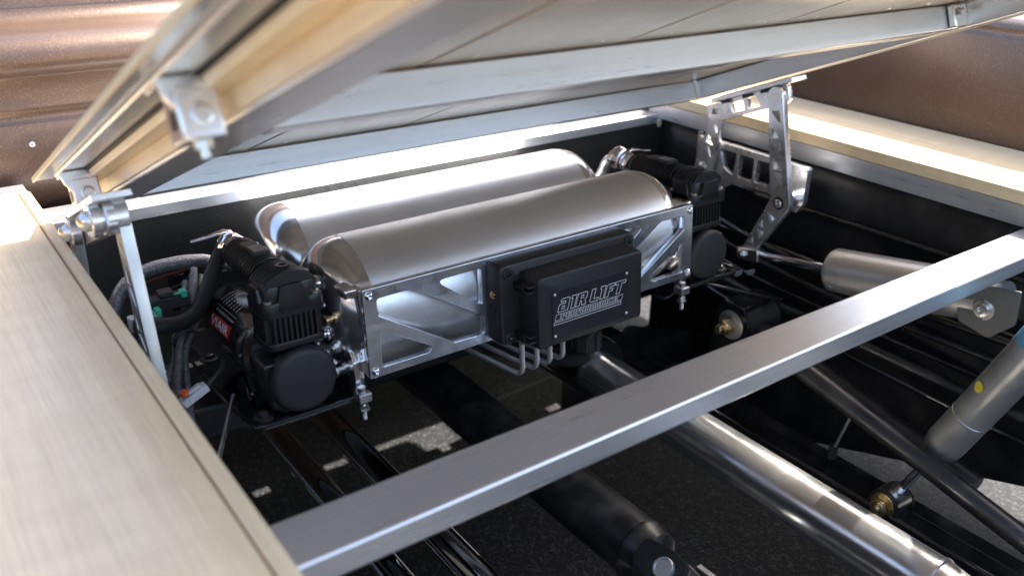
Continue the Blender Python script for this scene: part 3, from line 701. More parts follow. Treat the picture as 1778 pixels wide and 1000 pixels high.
# lettering, as thin outline strokes
G = {
 'a': ([(.06, 0), (0, .06), (0, .5), (.08, .6), (.52, .6), (.52, .77), (.1, .77), (.1, .92), (.2, 1), (.74, 1), (.84, .9), (.84, 0)], [(.3, .2), (.3, .4), (.52, .4), (.52, .2)]),
 'I': ([(.1, 0), (.1, .8), (0, .8), (0, 1), (.42, 1), (.42, 0)],),
 'R': ([(0, 0), (0, 1), (.74, 1), (.84, .9), (.84, .52), (.72, .44), (.86, 0), (.54, 0), (.44, .38), (.32, .38), (.32, 0)], [(.32, .58), (.32, .8), (.54, .8), (.54, .58)]),
 'L': ([(0, 1), (0, .1), (.1, 0), (.74, 0), (.74, .22), (.32, .22), (.32, 1)],),
 'F': ([(0, 0), (0, .88), (.12, 1), (.72, 1), (.72, .78), (.32, .78), (.32, .62), (.62, .62), (.62, .42), (.32, .42), (.32, 0)],),
 'T': ([(.26, 0), (.26, .78), (-.02, .78), (-.02, 1), (.92, 1), (.92, .78), (.58, .78), (.58, 0)],),
 'P': ([(0, 0), (0, 1), (.75, 1), (.84, .9), (.84, .45), (.75, .36), (.32, .36), (.32, 0)], [(.32, .58), (.32, .78), (.54, .78), (.54, .58)]),
 'E': ([(0, 0), (0, 1), (.8, 1), (.8, .78), (.32, .78), (.32, .62), (.7, .62), (.7, .4), (.32, .4), (.32, .22), (.8, .22), (.8, 0)],),
 'O': ([(.06, 0), (0, .08), (0, .92), (.08, 1), (.76, 1), (.84, .92), (.84, .08), (.76, 0)], [(.3, .22), (.3, .78), (.54, .78), (.54, .22)]),
 'm': ([(0, 0), (0, 1), (1.2, 1), (1.3, .9), (1.3, 0), (1.0, 0), (1.0, .76), (.8, .76), (.8, 0), (.5, 0), (.5, .76), (.3, .76), (.3, 0)],),
 'n': ([(0, 0), (0, 1), (.74, 1), (.84, .9), (.84, 0), (.54, 0), (.54, .76), (.3, .76), (.3, 0)],),
 'C': ([(.06, 0), (0, .08), (0, .92), (.08, 1), (.8, 1), (.8, .76), (.32, .76), (.32, .24), (.8, .24), (.8, 0)],),
 '|': ([(0, 0), (0, 1), (.95, 1), (.95, 0)],),
}
def stroke(bm, pts, wd, y):
    n = len(pts); P = [Vector(p) for p in pts]
    area = sum(P[i].x*P[(i+1) % n].y-P[(i+1) % n].x*P[i].y for i in range(n)); sg = 1 if area > 0 else -1
    inn = []; outp = []
    for i in range(n):
        a, p, b = P[i-1], P[i], P[(i+1) % n]; d0 = (p-a).normalized(); d1 = (b-p).normalized()
        n0 = Vector((-d0.y, d0.x))*sg; n1 = Vector((-d1.y, d1.x))*sg; m = (n0+n1)
        if m.length < 1e-3: m = n0
        m = m.normalized()/max(.5, m.normalized().dot(n0))
        outp.append(p-m*wd/2); inn.append(p+m*wd/2)
    vo = [bm.verts.new((q.x+OX, y, q.y)) for q in outp]; vi = [bm.verts.new((q.x+OX, y, q.y)) for q in inn]
    for i in range(n):
        j = (i+1) % n; bm.faces.new((vo[i], vo[j], vi[j], vi[i]))
SH = .32
def word(s, x0, x1, z0, h, wd, y, fills=()):
    adv = {'m': 1.48, 'I': .52, 'T': .92, '|': 1.12, 'L': .80, 'F': .80}; tot = 0; pos = []
    for ch in s:
        if ch == ' ': tot += .22; pos.append(None); continue
        pos.append(tot); tot += adv.get(ch, 1.0)
    tot -= .12; sc = (x1-x0)/tot
    bm = BM()
    for ch, p in zip(s, pos):
        if p is None: continue
        for poly in G[ch]:
            stroke(bm, [(x0+(p+a)*sc+b*h*SH, z0+b*h) for a, b in poly], wd, y)
    return bm
yt = -.08115
bm = word('aIR LIFT', .7585, .886, -.0118, .0195, .0009, yt); o1 = obj('lettering', bm, 'white', npl)
bm = word('|PERFORmanCE|', .7535, .886, -.0240, .0088, .00065, yt); obj('lettering', bm, 'white', npl)
bm = BM(); stroke(bm, [(.7515, -.0305), (.8835, -.0305), (.8845, -.0265), (.7528, -.0265)], .0009, yt); obj('underline', bm, 'white', npl)

# stainless lines curling under the box
def hairpin(x, y, r=.0036):
    # comes down out of the box floor and turns back to the rear left
    return [(x, y, -.06), (x, y, -.085), (x, y, -.1), (x, y+.003, -.107), (x-.001, y+.010, -.1115), (x-.003, y+.02, -.112), (x-.012, y+.09, -.110), (x-.02, y+.19, -.108)]
for i, (x, y, l) in enumerate(((.714, -.05, 'leftmost'), (.743, -.048, 'second'), (.769, -.047, 'third'), (.796, -.045, 'fourth'))):
    t_ = BM(); pts = spline([(a, b, c) for a, b, c in hairpin(x, y)], 6); tube(t_, pts, .0042, 12)
    o = obj('air_line', t_, 'inox'); o.matrix_world = F
    tag(o, 'bent stainless air line under the control box, %s of four from the left' % {'leftmost': 'first', 'second': 'second', 'third': 'third', 'fourth': 'fourth'}[l], 'tube', 'stainless lines under the box')
# harness plug under the box
hp = local_thing('harness_plug', 'black ribbed harness plug hanging under the control box', 'connector', (.848, -.04, -.066))
bm = BM(); lathe(bm, (0, 0, 0), (0, 0, -1), [(0, .018), (.014, .018), (.014, .021), (.04, .022), (.046, .019)], 24); obj('plug_body', bm, 'plastic', hp, .001)
bm = BM()
for k in range(8):
    a = 2*pi*k/8+.2; mx = Matrix.Rotation(a, 4, 'Z'); box(bm, -.004, .004, -.0245, -.019, -.042, -.014, mx)
obj('grip_rib', bm, 'plastic', hp, .0008)
bm = BM(); tube(bm, spline([(0, 0, -.04), (0, .004, -.055), (-.012, .02, -.066), (-.04, .07, -.068), (-.09, .16, -.07)], 10), .014, 18); obj('conduit', bm, 'rubber', hp)

# ------------------------------------------------------------------ compressors
def bent(me, xc, zc, r, ang0, dirn=1):
    """wrap a flat mesh (x along -y', y around) on a cylinder that runs along y'"""
    for v in me.vertices:
        u, vv, h = v.co.x, v.co.y, v.co.z
        a = ang0-vv/r
        v.co = (xc+(r+h)*cos(a), -u, zc+(r+h)*sin(a))
def compressor(label, xc, printed=True):
    t = local_thing('air_compressor', label, 'compressor', (xc, 0, 0), 'twin air compressors')
    # motor
    mz = -.028; mr = .0535
    bm = BM(); lathe(bm, (-.008, .10, mz), (0, 1, 0), [(0, mr-.002), (.001, mr), (.012, mr), (.014, mr-.0015), (.170, mr-.0015), (.181, mr-.004), (.188, mr-.012), (.191, .02), (.191, 0)], 56)
    mo = obj('motor_can', bm, 'blackgloss', t)
    if printed:
        me = bpy.data.meshes.new('label_patch'); bm = BM(); nx, ny = 1, 8; L, Hh = .082, .0195
        vs = [[bm.verts.new((L*i/nx, Hh*j/ny, .0002)) for j in range(ny+1)] for i in range(nx+1)]
        for i in range(nx):
            for j in range(ny): bm.faces.new((vs[i][j], vs[i+1][j], vs[i+1][j+1], vs[i][j+1]))
        bm.to_mesh(me); bm.free()
        r = mr-.0015; A0 = radians(170)
        bent(me, -.008, mz, r, A0); me.transform(Matrix.Translation((0, .240, 0)))
        obj('maker_label', me, 'red', mo)
        def put_text(s, size, x, y, h, m, offset=.0004, sx=1, wid=None):
            me = text_mesh(s, size, .00005, offset); b_ = BM(); b_.from_mesh(me); bmesh.ops.triangulate(b_, faces=b_.faces[:]); bmesh.ops.subdivide_edges(b_, edges=b_.edges[:], cuts=4, use_grid_fill=True); b_.to_mesh(me); b_.free(); me.transform(Matrix.Diagonal((sx, 1, 1, 1)))
            if wid:
                w_ = max(v.co.x for v in me.vertices)-min(v.co.x for v in me.vertices); me.transform(Matrix.Diagonal((wid/w_, 1, 1, 1)))
            me.transform(Matrix.Translation((x, y, h)))
            bent(me, -.008, mz, r, A0); me.transform(Matrix.Translation((0, .240, 0))); return obj('lettering', me, m, mo)
        put_text('VIAIR', .0185, .004, .0035, .0005, 'white', .0004, wid=.072)
        put_text('DC, Dual Pack Compressor', .0055, .008, .0255, .0004, 'greyprint', .0001, wid=.072)
        # illegible small print: short dashes
        bm = BM()
        for rw in range(7):
            x = .002+rw*.0105
            for k in range(random.randint(3, 6)):
                a = .040+k*.0050; lw = random.uniform(.003, .0042)
                vs = [bm.verts.new((x+i_*.0028, a+j_*lw, .0003)) for i_, j_ in ((0, 0), (1, 0), (1, 1), (0, 1))]; bm.faces.new(vs)
        for xx, ww in ((.0, .082),):
            for yy in (.0335,):
                vs = [bm.verts.new((xx+i_*ww, yy+j_*.0006, .0003)) for i_, j_ in ((0, 0), (1, 0), (1, 1), (0, 1))]; bm.faces.new(vs)
        me = bpy.data.meshes.new('print'); bm.to_mesh(me); bm.free()
        bent(me, -.008, mz, r, A0); me.transform(Matrix.Translation((0, .240, 0)))
        obj('small_print', me, 'greyprint', mo, kind='stuff')
    # crankcase
    bm = BM(); me = plate_mesh([fillet([(-.053, -.022), (-.046, -.09), (-.03, -.101), (.03, -.101), (.047, -.09), (.053, -.022)], .008)], .065, .003)
    me.transform(frame_mx((0, .112, 0), (1, 0, 0), (0, 0, 1))); bm.free(); cr = obj('crankcase', me, 'comp', t)
    me = plate_mesh([fillet([(-.045, .012), (-.062, -.005), (-.068, -.03), (-.058, -.045), (-.05, -.1035), (.05, -.1035), (.058, -.04), (.066, -.02), (.045, .012)], .008)], .012, .0015)
    me.transform(frame_mx((0, .118, 0), (1, 0, 0), (0, 0, 1))); obj('motor_flange', me, 'comp', t)
    for x, z in ((-.06, -.025), (.058, -.03), (-.052, -.088)):
        socket_screw(t, 'screw', (x, .106, z), (0, -1, 0), .0065, 'blackgloss')
    # round cap
    kr = .0475
    bm = BM(); lathe(bm, (0, .056, -.053), (0, -1, 0), [(0, kr-.002), (.012, kr-.001), (.0125, kr), (.018, kr), (.0225, kr-.0012), (.025, kr-.0045), (.0262, kr-.009), (.0262, 0)], 64); obj('round_cap', bm, 'knob', t, ang=60)
    # finned cylinder: core plus vertical fins
    fx = .0405; z0, z1 = .006, .046
    bm = BM(); me = plate_mesh([fillet([(-fx+.005, .047), (fx-.005, .047), (fx-.005, .095), (-fx+.005, .095)], .01)], z1-z0, .0004)
    me.transform(Matrix.Translation((0, 0, z0))); bm.free(); core = obj('cylinder_core', me, 'comp', t)
    bm = BM()
    for i in range(9):
        x = -.030+i*.0075; box(bm, x-.0014, x+.0014, .0405, .05, z0, z1)
    for i in range(7):
        y = .052+i*.0072
        box(bm, -fx, -fx+.008, y-.0013, y+.0013, z0, z1); box(bm, fx-.008, fx, y-.0013, y+.0013, z0, z1)
    obj('fin', bm, 'comp', core, kind='stuff')
    me = plate_mesh([fillet([(-fx-.001, .0395), (fx+.001, .0395), (fx+.001, .102), (-fx-.001, .102)], .012)], .010, .001)
    me.transform(Matrix.Translation((0, 0, z0-.009))); obj('lower_collar', me, 'comp', core)
    # head collar
    me = plate_mesh([fillet([(-.0440, .0365), (.0440, .0365), (.0440, .105), (-.0440, .105)], .013)], .022, .0012)
    me.transform(Matrix.Translation((0, 0, z1-.002))); hc = obj('head_collar', me, 'comp', t)
    me = plate_mesh([fillet([(-.026, .05), (-.017, .087), (.014, .087), (.026, .05)], .003)], .006, .0008)
    me.transform(frame_mx((0, .0425, 0), (1, 0, 0), (0, 0, 1))); obj('front_shield', me, 'comp', hc)
    me = plate_mesh([fillet([(.048, .05), (.056, .085), (.084, .085), (.094, .05)], .003)], .006, .0008)
    me.transform(frame_mx((-.0440, 0, 0), (0, 1, 0), (0, 0, 1))); obj('side_shield', me, 'comp', hc)
    # head block
    bm = BM(); me = plate_mesh([fillet([(-.038, .047), (-.024, .043), (.024, .043), (.038, .047), (.037, .099), (-.037, .099)], .009)], .032, .003)
    me.transform(Matrix.Translation((0, 0, .055))); bm.free(); hb = obj('head_block', me, 'comp', t)
    # arched top fins across the head
    bm = BM()
    for i in range(8):
        y = .047+i*.0072; pts = []
        for k in range(9):
            q = -1+2*k/8; x = q*.037; zz = .086+.018*(1-abs(q)**2.6); pts.append((x, zz))
        pts = [(-.037, .075)]+pts+[(.037, .075)]
        if i in (3, 4): rng = [(-1, 1)]
        vs0 = [bm.verts.new((x, y-.0017, z)) for x, z in pts]; vs1 = [bm.verts.new((x, y+.0017, z)) for x, z in pts]
        n = len(pts)
        for k in range(n): bm.faces.new((vs0[k], vs0[(k+1) % n], vs1[(k+1) % n], vs1[k]))
        bm.faces.new(vs0[::-1]); bm.faces.new(vs1)
    obj('head_fin', bm, 'comp', hb, .0007, kind='stuff')
    bm = BM(); lathe(bm, (.002, .070, .082), (0, 0, 1), [(0, .011), (.0232, .011), (.0245, .0098), (.0245, .0052), (.018, .0046), (.018, 0)], 24); obj('head_boss', bm, 'comp', hb)
    for x, y in ((-.0335, .0465), (.0335, .0465), (.034, .096), (-.034, .096)):
        bm = BM(); lathe(bm, (x, y, .062), (0, 0, 1), [(0, .0062), (.006, .0062), (.0068, .0053), (.0068, .0036), (.0035, .0032), (.0035, 0)], 16); obj('head_screw', bm, 'zinc' if y < .1 else 'comp', hc)
    # ribbed outlet cooler running to the rear
    bm = BM(); pr = [(0, .019)]
    for k in range(16):
        a = .004+k*.0072; pr += [(a, .0195), (a+.0002, .027), (a+.0026, .027), (a+.0028, .0195)]
    pr += [(.124, .0195), (.130, .015), (.138, .0135)]
    lathe(bm, (-.004, .104, .083), (0, 1, .03), pr, 32, sc=(1, .86)); rc = obj('ribbed_outlet', bm, 'comp', t, ang=25)
    bm = BM(); box(bm, -.014, .008, .128, .190, .100, .1105); obj('top_pad', bm, 'plastic', rc, .0015)
    bm = BM()
    for k in range(5): box(bm, -.011+k*.004, -.0088+k*.004, .135, .165, .1105, .1111)
    obj('pad_rib', bm, 'greyprint', rc, kind='stuff')
    return t
compressor('left air compressor with a red and white maker label on its motor', .405, True)
compressor('right air compressor partly hidden behind the mounting plate, its round cap half in sun', 1.209, False)

# trays under the compressors
def tray(label, x0, s):
    t = local_thing('mounting_tray', label, 'tray', (x0, 0, -.106), 'trays under the compressors')
    me = plate_mesh([fillet([(0, .026), (s*.168, .026), (s*.178, .06), (s*.17, .42), (s*.03, .44)][::(1 if s > 0 else -1)], [.022, .008, .006, .01, .02][::(1 if s > 0 else -1)], 8)], .004, .001)
    obj('tray_floor', me, 'blackgloss', t)
    bm = BM(); tube(bm, [(s*.006, .42, .006), (s*-.002, .05, .006), (s*.004, .034, .006), (s*.02, .029, .006), (s*.165, .029, .006)], .0025, 8); obj('tray_lip', bm, 'blackgloss', t)
    for x, y in ((.026, .058), (.03, .30)):
        bm = BM(); lathe(bm, (s*x, y, .004), (0, 0, 1), [(0, .015), (.003, .0145), (.004, .012), (.004, .008), (.009, .0075), (.010, .006), (.010, 0)], 24); obj('isolator', bm, 'blacksatin', t)
    bm = BM(); xs = sorted((s*.05, s*.14)); box(bm, xs[0], xs[1], .06, .15, .0045, .0065); obj('foot_plate', bm, 'blacksatin', t, .001)
    me = plate_mesh([fillet([(0, 0), (.05, 0), (.045, .02), (.025, .03), (.01, .02)], .004)], .004, .0006)
    me.transform(frame_mx((s*.026, .11, .005), (0, 1, 0), (0, 0, 1))); obj('gusset', me, 'blacksatin', t)
    return t
tray('black steel tray carrying the left compressor, one corner pointing down', .322, 1)
tray('black steel tray carrying the right compressor, mostly hidden', 1.292, -1)

# ------------------------------------------------------------------ hoses and tape
def hose(name, label, cat, pts, r, m, local=True, group=None, n=14, k=10, wob=0):
    bm = BM(); P = spline(pts, k)
    rf = (lambda q: r*(1+wob*sin(q*60)*.5+wob*sin(q*23))) if wob else None
    tube(bm, P, r, n, True, rf); o = obj(name, bm, m)
    if local: o.matrix_world = F
    return tag(o, label, cat, group)
# left: fitting on rear tank, foil wrapped hose, sleeve
nt_ = local_thing('tank_fitting', 'brass hose fitting on the left end of the rear tank', 'fitting', (.462, .318, .035))
bm = BM(); lathe(bm, (0, 0, 0), (-1, 0, 0), [(-.006, .016), (.002, .016), (.002, .0195), (.004, .0195), (.004, .012)], 28); obj('washer', bm, 'white_bushing', nt_)
bm = BM(); cyl(bm, (-.003, 0, 0), (-.016, 0, 0), .0125, n=6); obj('hex_body', bm, 'brass', nt_, .0008)
bm = BM(); cyl(bm, (-.016, 0, 0), (-.034, 0, -.001), .012, n=6); obj('hex_nut', bm, 'blackgloss', nt_, .0008)
hose('braided_hose', 'silver sleeved hose arching from the rear tank down behind the left linkage', 'hose', [(.43, .318, .036), (.40, .316, .042), (.37, .315, .056), (.325, .312, .062), (.285, .31, .061), (.255, .305, .05), (.235, .30, .03), (.215, .29, -.02), (.20, .28, -.08)], .0105, 'sleeve', wob=.03)
hose('black_hose', 'black rubber hose dropping from the left compressor outlet toward the wiring', 'hose', [(.402, .268, .088), (.392, .27, .084), (.374, .262, .062), (.352, .25, .03), (.325, .23, .008), (.297, .215, .004), (.27, .205, .010), (.235, .2, .02)], .0118, 'rubber', wob=.04)
def tape(label, pts, r, flag):
    t = local_thing('foil_tape', label, 'tape', pts[0])
    bm = BM(); P = spline([Vector(p)-Vector(pts[0]) for p in pts], 6)
    tube(bm, P, r, 12, True, lambda q: r*(1+.12*sin(q*17)+.06*sin(q*41)))
    for v in bm.verts: v.co += Vector((random.uniform(-1, 1), random.uniform(-1, 1), random.uniform(-1, 1)))*r*.07
    o = obj('wrap', bm, 'foil', t, ang=20)
    bm = BM(); a, b, d = [Vector(q)-Vector(pts[0]) for q in flag]
    rows = []
    for i in range(6):
        q = i/5; c = a.lerp(b, q)+Vector((0, 0, .003*sin(q*5))); wv = d*(1-.75*q)
        rows.append([bm.verts.new(c-wv*.5), bm.verts.new(c+wv*.5+Vector((0, 0, .0015*sin(q*9))))])
    for r0, r1 in zip(rows, rows[1:]): bm.faces.new((r0[0], r0[1], r1[1], r1[0]))
    o = obj('loose_end', bm, 'foil', t); md = o.modifiers.new('t', 'SOLIDIFY'); md.thickness = .0004
    return t
tape('crumpled foil tape wrapped round the left compressor outlet, one end sticking out', [(.405, .245, .086), (.402, .262, .088), (.405, .28, .084)], .0175, [(.41, .27, .104), (.345, .27, .106), Vector((0, .02, .004))+Vector((.405, .245, .086))])
# silver hose on the right
hose('silver_hose', 'silver wrapped hose joining the right compressor outlet to the rear tank', 'hose', [(1.15, .318, .03), (1.172, .318, .034), (1.188, .315, .05), (1.198, .305, .078), (1.204, .29, .09), (1.206, .27, .088)], .0125, 'foilrod', wob=.05)
tape('crumpled foil tape wrapped round the right compressor outlet', [(1.208, .24, .084), (1.207, .262, .088), (1.202, .292, .093)], .021, [(1.214, .26, .106), (1.24, .225, .112), Vector((.02, .02, 0))+Vector((1.208, .24, .084))])
nt_ = local_thing('tank_fitting', 'bright hose fitting on the right end of the rear tank', 'fitting', (1.146, .318, .03))
bm = BM(); cyl(bm, (-.002, 0, 0), (.010, 0, 0), .0125, n=6); obj('hex_body', bm, 'zinc', nt_, .0008)
bm = BM(); lathe(bm, (.010, 0, 0), (1, 0, 0), [(0, .015), (.006, .015), (.006, .012), (.01, .012)], 20); obj('collar', bm, 'zinc', nt_)
bm = BM(); box(bm, .006, .008, -.006, .006, .01, .034); obj('clip_tail', bm, 'alu_mill', nt_)

# ================================================================== UNDER THE BED
def ray_x(theta_deg, zrel): return tan(radians(theta_deg))*zrel
def along(theta, D, y0, y1, z_slope=0):
    x = sin(radians(theta))*D; z = .5-cos(radians(theta))*D; return (x, y0, z), (x, y1, z)
# right exhaust pipe
ex = thing('exhaust_pipe', 'polished stainless exhaust pipe running down the right side, sunlit on top', 'exhaust pipe', Matrix.Translation((1.03, .6, -.375)))
D = .0445/sin(radians(1.38)) if False else 1.56
p0, p1 = along(49.65, 1.35, 1.62, .44)
o0 = Vector((1.03, .6, -.375))
xr = .0425
bm = BM(); lathe(bm, Vector(p0)-o0, (0, -1, 0), [(0, xr), (1.2, xr)], 64, ); obj('pipe', bm, 'exhaust', ex)
bm = BM(); lathe(bm, Vector(p0)-o0+Vector((0, -1.2, 0)), (0, -1, 0), [(0, xr+.0004), (.001, xr+.0016), (.006, xr+.0016), (.008, xr-.001), (.05, xr-.006), (.11, xr-.012), (.3, xr-.012)], 64); obj('reducer', bm, 'exhaust', ex)
bm = BM(); cyl(bm, Vector(p0)-o0+Vector((.01, -.25, -.0)), Vector(p0)-o0+Vector((.01, -.50, .0)), xr+.018, n=48); obj('muffler_end', bm, 'blackgloss', ex)
# left exhaust pipes
for lab, th, Dd, r_, y0, y1, m_ in (('polished exhaust pipe under the left compressor, nearer the driveshaft', 31.2, 1.22, .028, 1.65, .2, 'chrome'), ('polished exhaust pipe under the left compressor tray, outermost', 26.6, 1.22, .026, 1.65, .2, 'chrome')):
    a, b = along(th, Dd, y0, y1); t = thing('exhaust_pipe', lab, 'exhaust pipe', Matrix.Translation(a))
    bm = BM(); cyl(bm, (0, 0, 0), Vector(b)-Vector(a), r_, n=40); obj('pipe', bm, m_, t)
    bm = BM(); lathe(bm, (0, -.5, 0), (0, -1, 0), [(0, r_+.0003), (.001, r_+.002), (.03, r_+.002), (.031, r_+.0003)], 40); obj('joint', bm, m_, t)
# driveshaft
a, b = along(40.6, 1.28, 1.42, .762)
dsft = thing('driveshaft', 'black driveshaft tube ending in a universal joint at the lower middle', 'driveshaft', Matrix.Translation(b))
r_ = .0505
bm = BM(); lathe(bm, (0, .91, 0), (0, -1, 0), [(0, r_), (.89, r_), (.895, r_-.001)], 56); obj('shaft_tube', bm, 'blacksatin', dsft)
bm = BM(); lathe(bm, (0, .02, 0), (0, -1, 0), [(0, r_+.0005), (.003, r_+.003), (.01, r_+.003), (.016, r_-.001), (.034, r_-.004), (.04, r_-.012), (.05, .02)], 48); obj('weld_yoke_base', bm, 'blacksatin', dsft)
me = plate_mesh([fillet([(-.022, .0), (-.03, -.05), (-.026, -.082), (0, -.094), (.026, -.082), (.03, -.05), (.022, 0)], .012)], .016, .002)
for s in (-1, 1):
    m2 = me.copy(); m2.transform(frame_mx((-.0, -.01, s*.033+.002), (.9, 0, 0), (0, 1, 0))); 
    m2.transform(Matrix.Rotation(radians(-40), 4, 'Y')); obj('yoke_ear', m2, 'blacksatin', dsft)
bm = BM(); n_ = Vector((-sin(radians(40)), 0, cos(radians(40))))
lathe(bm, Vector((0, -.066, 0)), n_, [(-.045, .017), (.056, .017), (.059, .0155), (.059, .0125), (.0575, .012), (.0575, 0)], 36); obj('bearing_cap', bm, 'alu_cast', dsft)
bm = BM(); box(bm, .040, .054, -.12, -.062, -.012, .004); obj('flange_yoke', bm, 'blacksatin', dsft, .003)

# chassis rails and suspension
ch = thing('chassis_rail', 'black chassis rail running behind the right exhaust pipe', 'chassis rail', Matrix.Translation((1.25, .8, -.45)), 'black chassis rails')
a, b = along(52.6, 1.63, 1.45, -.2); a = Vector(a); c0 = Vector((1.25, .8, -.45))
bm = BM(); x = a.x; z = a.z
box(bm, x-.035-c0.x, x+.012-c0.x, -1.0, .64, z-.09-c0.z, z-c0.z); obj('rail_box', bm, 'blackgloss', ch, .006, 3)
bm = BM(); box(bm, x+.013-c0.x, x+.06-c0.x, -1.0, .64, z-.03-c0.z, z-.012-c0.z); obj('lower_flange', bm, 'blacksatin', ch, .003)
ch2 = thing('chassis_rail', 'black chassis rail in the dark under the left compressor', 'chassis rail', Matrix.Translation((.36, .8, -.5)), 'black chassis rails')
bm = BM(); box(bm, -.02, .03, -1.2, .65, -.09, -.0); obj('rail_box', bm, 'blackgloss', ch2, .006, 3)
bm = BM(); box(bm, .031, .06, -1.2, .65, -.088, -.08); obj('lower_flange', bm, 'blacksatin', ch2, .002)
xm = thing('axle_crossmember', 'black crossmember low in the dark between the tanks and the right fender', 'crossmember', Matrix.Translation((1.3, 1.3, -.5)))
bm = BM(); box(bm, -.16, .19, -.02, .06, -.14, .02); obj('beam', bm, 'blacksatin', xm, .01, 3)
me = plate_mesh([fillet([(-.12, -.13), (.12, -.13), (.07, .06), (-.03, .10), (-.09, .05)], .02), [(.0+.022*cos(2*pi*i/20), -.02+.022*sin(2*pi*i/20)) for i in range(20)]], .006, .001); me.transform(frame_mx((-.02, -.03, 0), (1, 0, 0), (0, 0, 1))); obj('gusset', me, 'blacksatin', xm)
fx_ = thing('ground_shade_beams', 'added black beams low behind the air tanks, gapped to shape the sun on the ground', 'crossmember', Matrix.Translation((.9, 1.38, -.32)))  # added light blocker; its gaps leave small sun patches on the ground
for a_, b_ in ((.30, 1.262), (1.335, 1.58), (1.665, 1.88)):
    bm = BM(); box(bm, a_-.9, b_-.9, -.105, .185, -.03, .03); obj('beam', bm, 'blacksatin', fx_, .004)
# shock absorber with lower bolt
S1 = Vector((1.29, .455, -.065)); S0 = Vector((1.29, .629, -.480)); sd = (S1-S0).normalized()
sk = thing('shock_absorber', 'grey shock absorber with blue band and round yellow sticker at the right edge', 'shock absorber', Matrix.Translation(S0))
def sp(t): return sd*t
bm = BM(); cyl(bm, sp(.02), sp(.15), .0075, n=20); obj('rod', bm, 'chrome', sk)
bm = BM(); lathe(bm, sp(.15), sd, [(0, .008), (.0, .025), (.006, .0295), (.02, .0312), (.235, .0312), (.24, .0325), (.262, .0325)], 48); bd = obj('body', bm, 'shock', sk)
bm = BM(); lathe(bm, sp(.402), sd, [(0, .0327), (.07, .0327), (.075, .03), (.12, .028)], 48); obj('blue_band', bm, 'bluelabel', sk)
bm = BM(); lathe(bm, sp(.237), sd, [(0, .0313), (.001, .0319), (.002, .0319), (.0025, .0313)], 48); obj('seam', bm, 'zinc', sk)
vd = (Vector((0, 0, .5))-(S0+sp(.24))); vd = (vd-sd*vd.dot(sd)).normalized(); ax2 = sd.cross(vd).normalized()
sdir = (vd*.78-ax2*.62) if True else vd
if sdir.x > 0: sdir = vd*.78+ax2*.62
sdir.normalize(); st_ = sd.cross(sdir)
bm = BM(); vs = []
for i in range(25):
    a = 2*pi*i/24; uu, vv = .0085*cos(a), .0085*sin(a); th = uu/.0298
    vs.append(bm.verts.new(sp(.305)+sd*vv*1.0+(sdir*cos(th)+st_*sin(th))*.0329))
bm.faces.new(vs[:-1]); obj('sticker', bm, 'yellow', bd)
bm = BM(); cyl(bm, (-.02, 0, 0), (.02, 0, 0), .026, n=32); obj('lower_eye', bm, 'zinc', sk)
bm = BM(); lathe(bm, (-.026, 0, 0), (-1, 0, 0), [(0, .022), (.002, .022), (.002, .016)], 28); cyl(bm, (-.028, 0, 0), (-.040, 0, 0), .0175, n=6); lathe(bm, (-.040, 0, 0), (-1, 0, 0), [(0, .0135), (.005, .0125), (.005, .0065), (.010, .0055), (.010, 0)], 20); obj('lower_nut', bm, 'yzinc', sk, .0006)
bm = BM(); cyl(bm, sp(.018), sp(.034), .0145, n=24); obj('rod_nut', bm, 'zinc', sk)
# bracket for the shock
sb = thing('shock_bracket', 'black bracket welded to the chassis rail holding the shock bolt', 'bracket', Matrix.Translation(S0))
for x in (-.0255, .022):
    me = plate_mesh([fillet([(-.025, .012), (.0, .027), (.025, .012), (.05, -.11), (-.05, -.11)], [.012, .014, .012, .002, .002])], .0035, .0005); me.transform(frame_mx((x, 0, 0), (0, 1, 0), (0, 0, 1))); obj('bracket_side', me, 'blacksatin', sb)
# diagonal link bar
a = Vector((1.24, .858, -.282)); b = Vector((1.24, .28, -.410))
bm = BM(); d_ = (b-a).normalized(); cyl(bm, a-d_*.02, b, .018, n=32); o = obj('panhard_bar', bm, 'blacksatin'); tag(o, 'black round suspension bar sloping down across the right side behind the crossbar', 'suspension bar')
# upper link bushing with bolt
bu = thing('link_bushing', 'black suspension link bushing with a gold coloured bolt right of the control box', 'bushing', Matrix.Translation((1.30, 1.02, -.305)))
bm = BM(); cyl(bm, (-.0, 0, 0), (.085, -.01, .004), .036, n=36); obj('bushing_sleeve', bm, 'blacksatin', bu)
for x in (-.012, .086):
    me = plate_mesh([fillet([(-.036, -.14), (-.042, .01), (-.026, .044), (.026, .044), (.042, .01), (.048, -.14)], .012)], .005, .0006); me.transform(frame_mx((x, 0, 0), (0, 1, 0), (0, 0, 1))); obj('bracket_side', me, 'blackgloss', bu)
bm = BM(); box(bm, -.007, .086, -.026, .026, .0405, .0445); obj('bracket_top', bm, 'blackgloss', bu, .001)
bm = BM(); lathe(bm, (-.0125, 0, 0), (-1, 0, 0), [(0, .030), (.002, .030), (.003, .028), (.003, .012)], 32); obj('washer', bm, 'shock', bu)
bm = BM(); cyl(bm, (-.0155, 0, 0), (-.033, 0, 0), .0175, n=6, rot=.3); lathe(bm, (-.033, 0, 0), (-1, 0, 0), [(0, .0135), (.004, .0125), (.004, .009), (.018, .0088), (.019, .008), (.019, 0)], 20); obj('bolt', bm, 'yzinc', bu, .0008)
bm = BM(); cyl(bm, (.04, 0, 0), (.04, -.5, -.1), .017, n=28); obj('link_arm', bm, 'blacksatin', bu)
# bent black rod bracket left of it
hose('stay_rod', 'thin bent black stay rod right of the control box', 'rod', [(1.10, .06, -.115), (1.125, .06, -.125), (1.16, .05, -.108), (1.2, .04, -.108), (1.30, 0, -.145), (1.36, -.02, -.165)], .004, 'blackgloss', k=4)

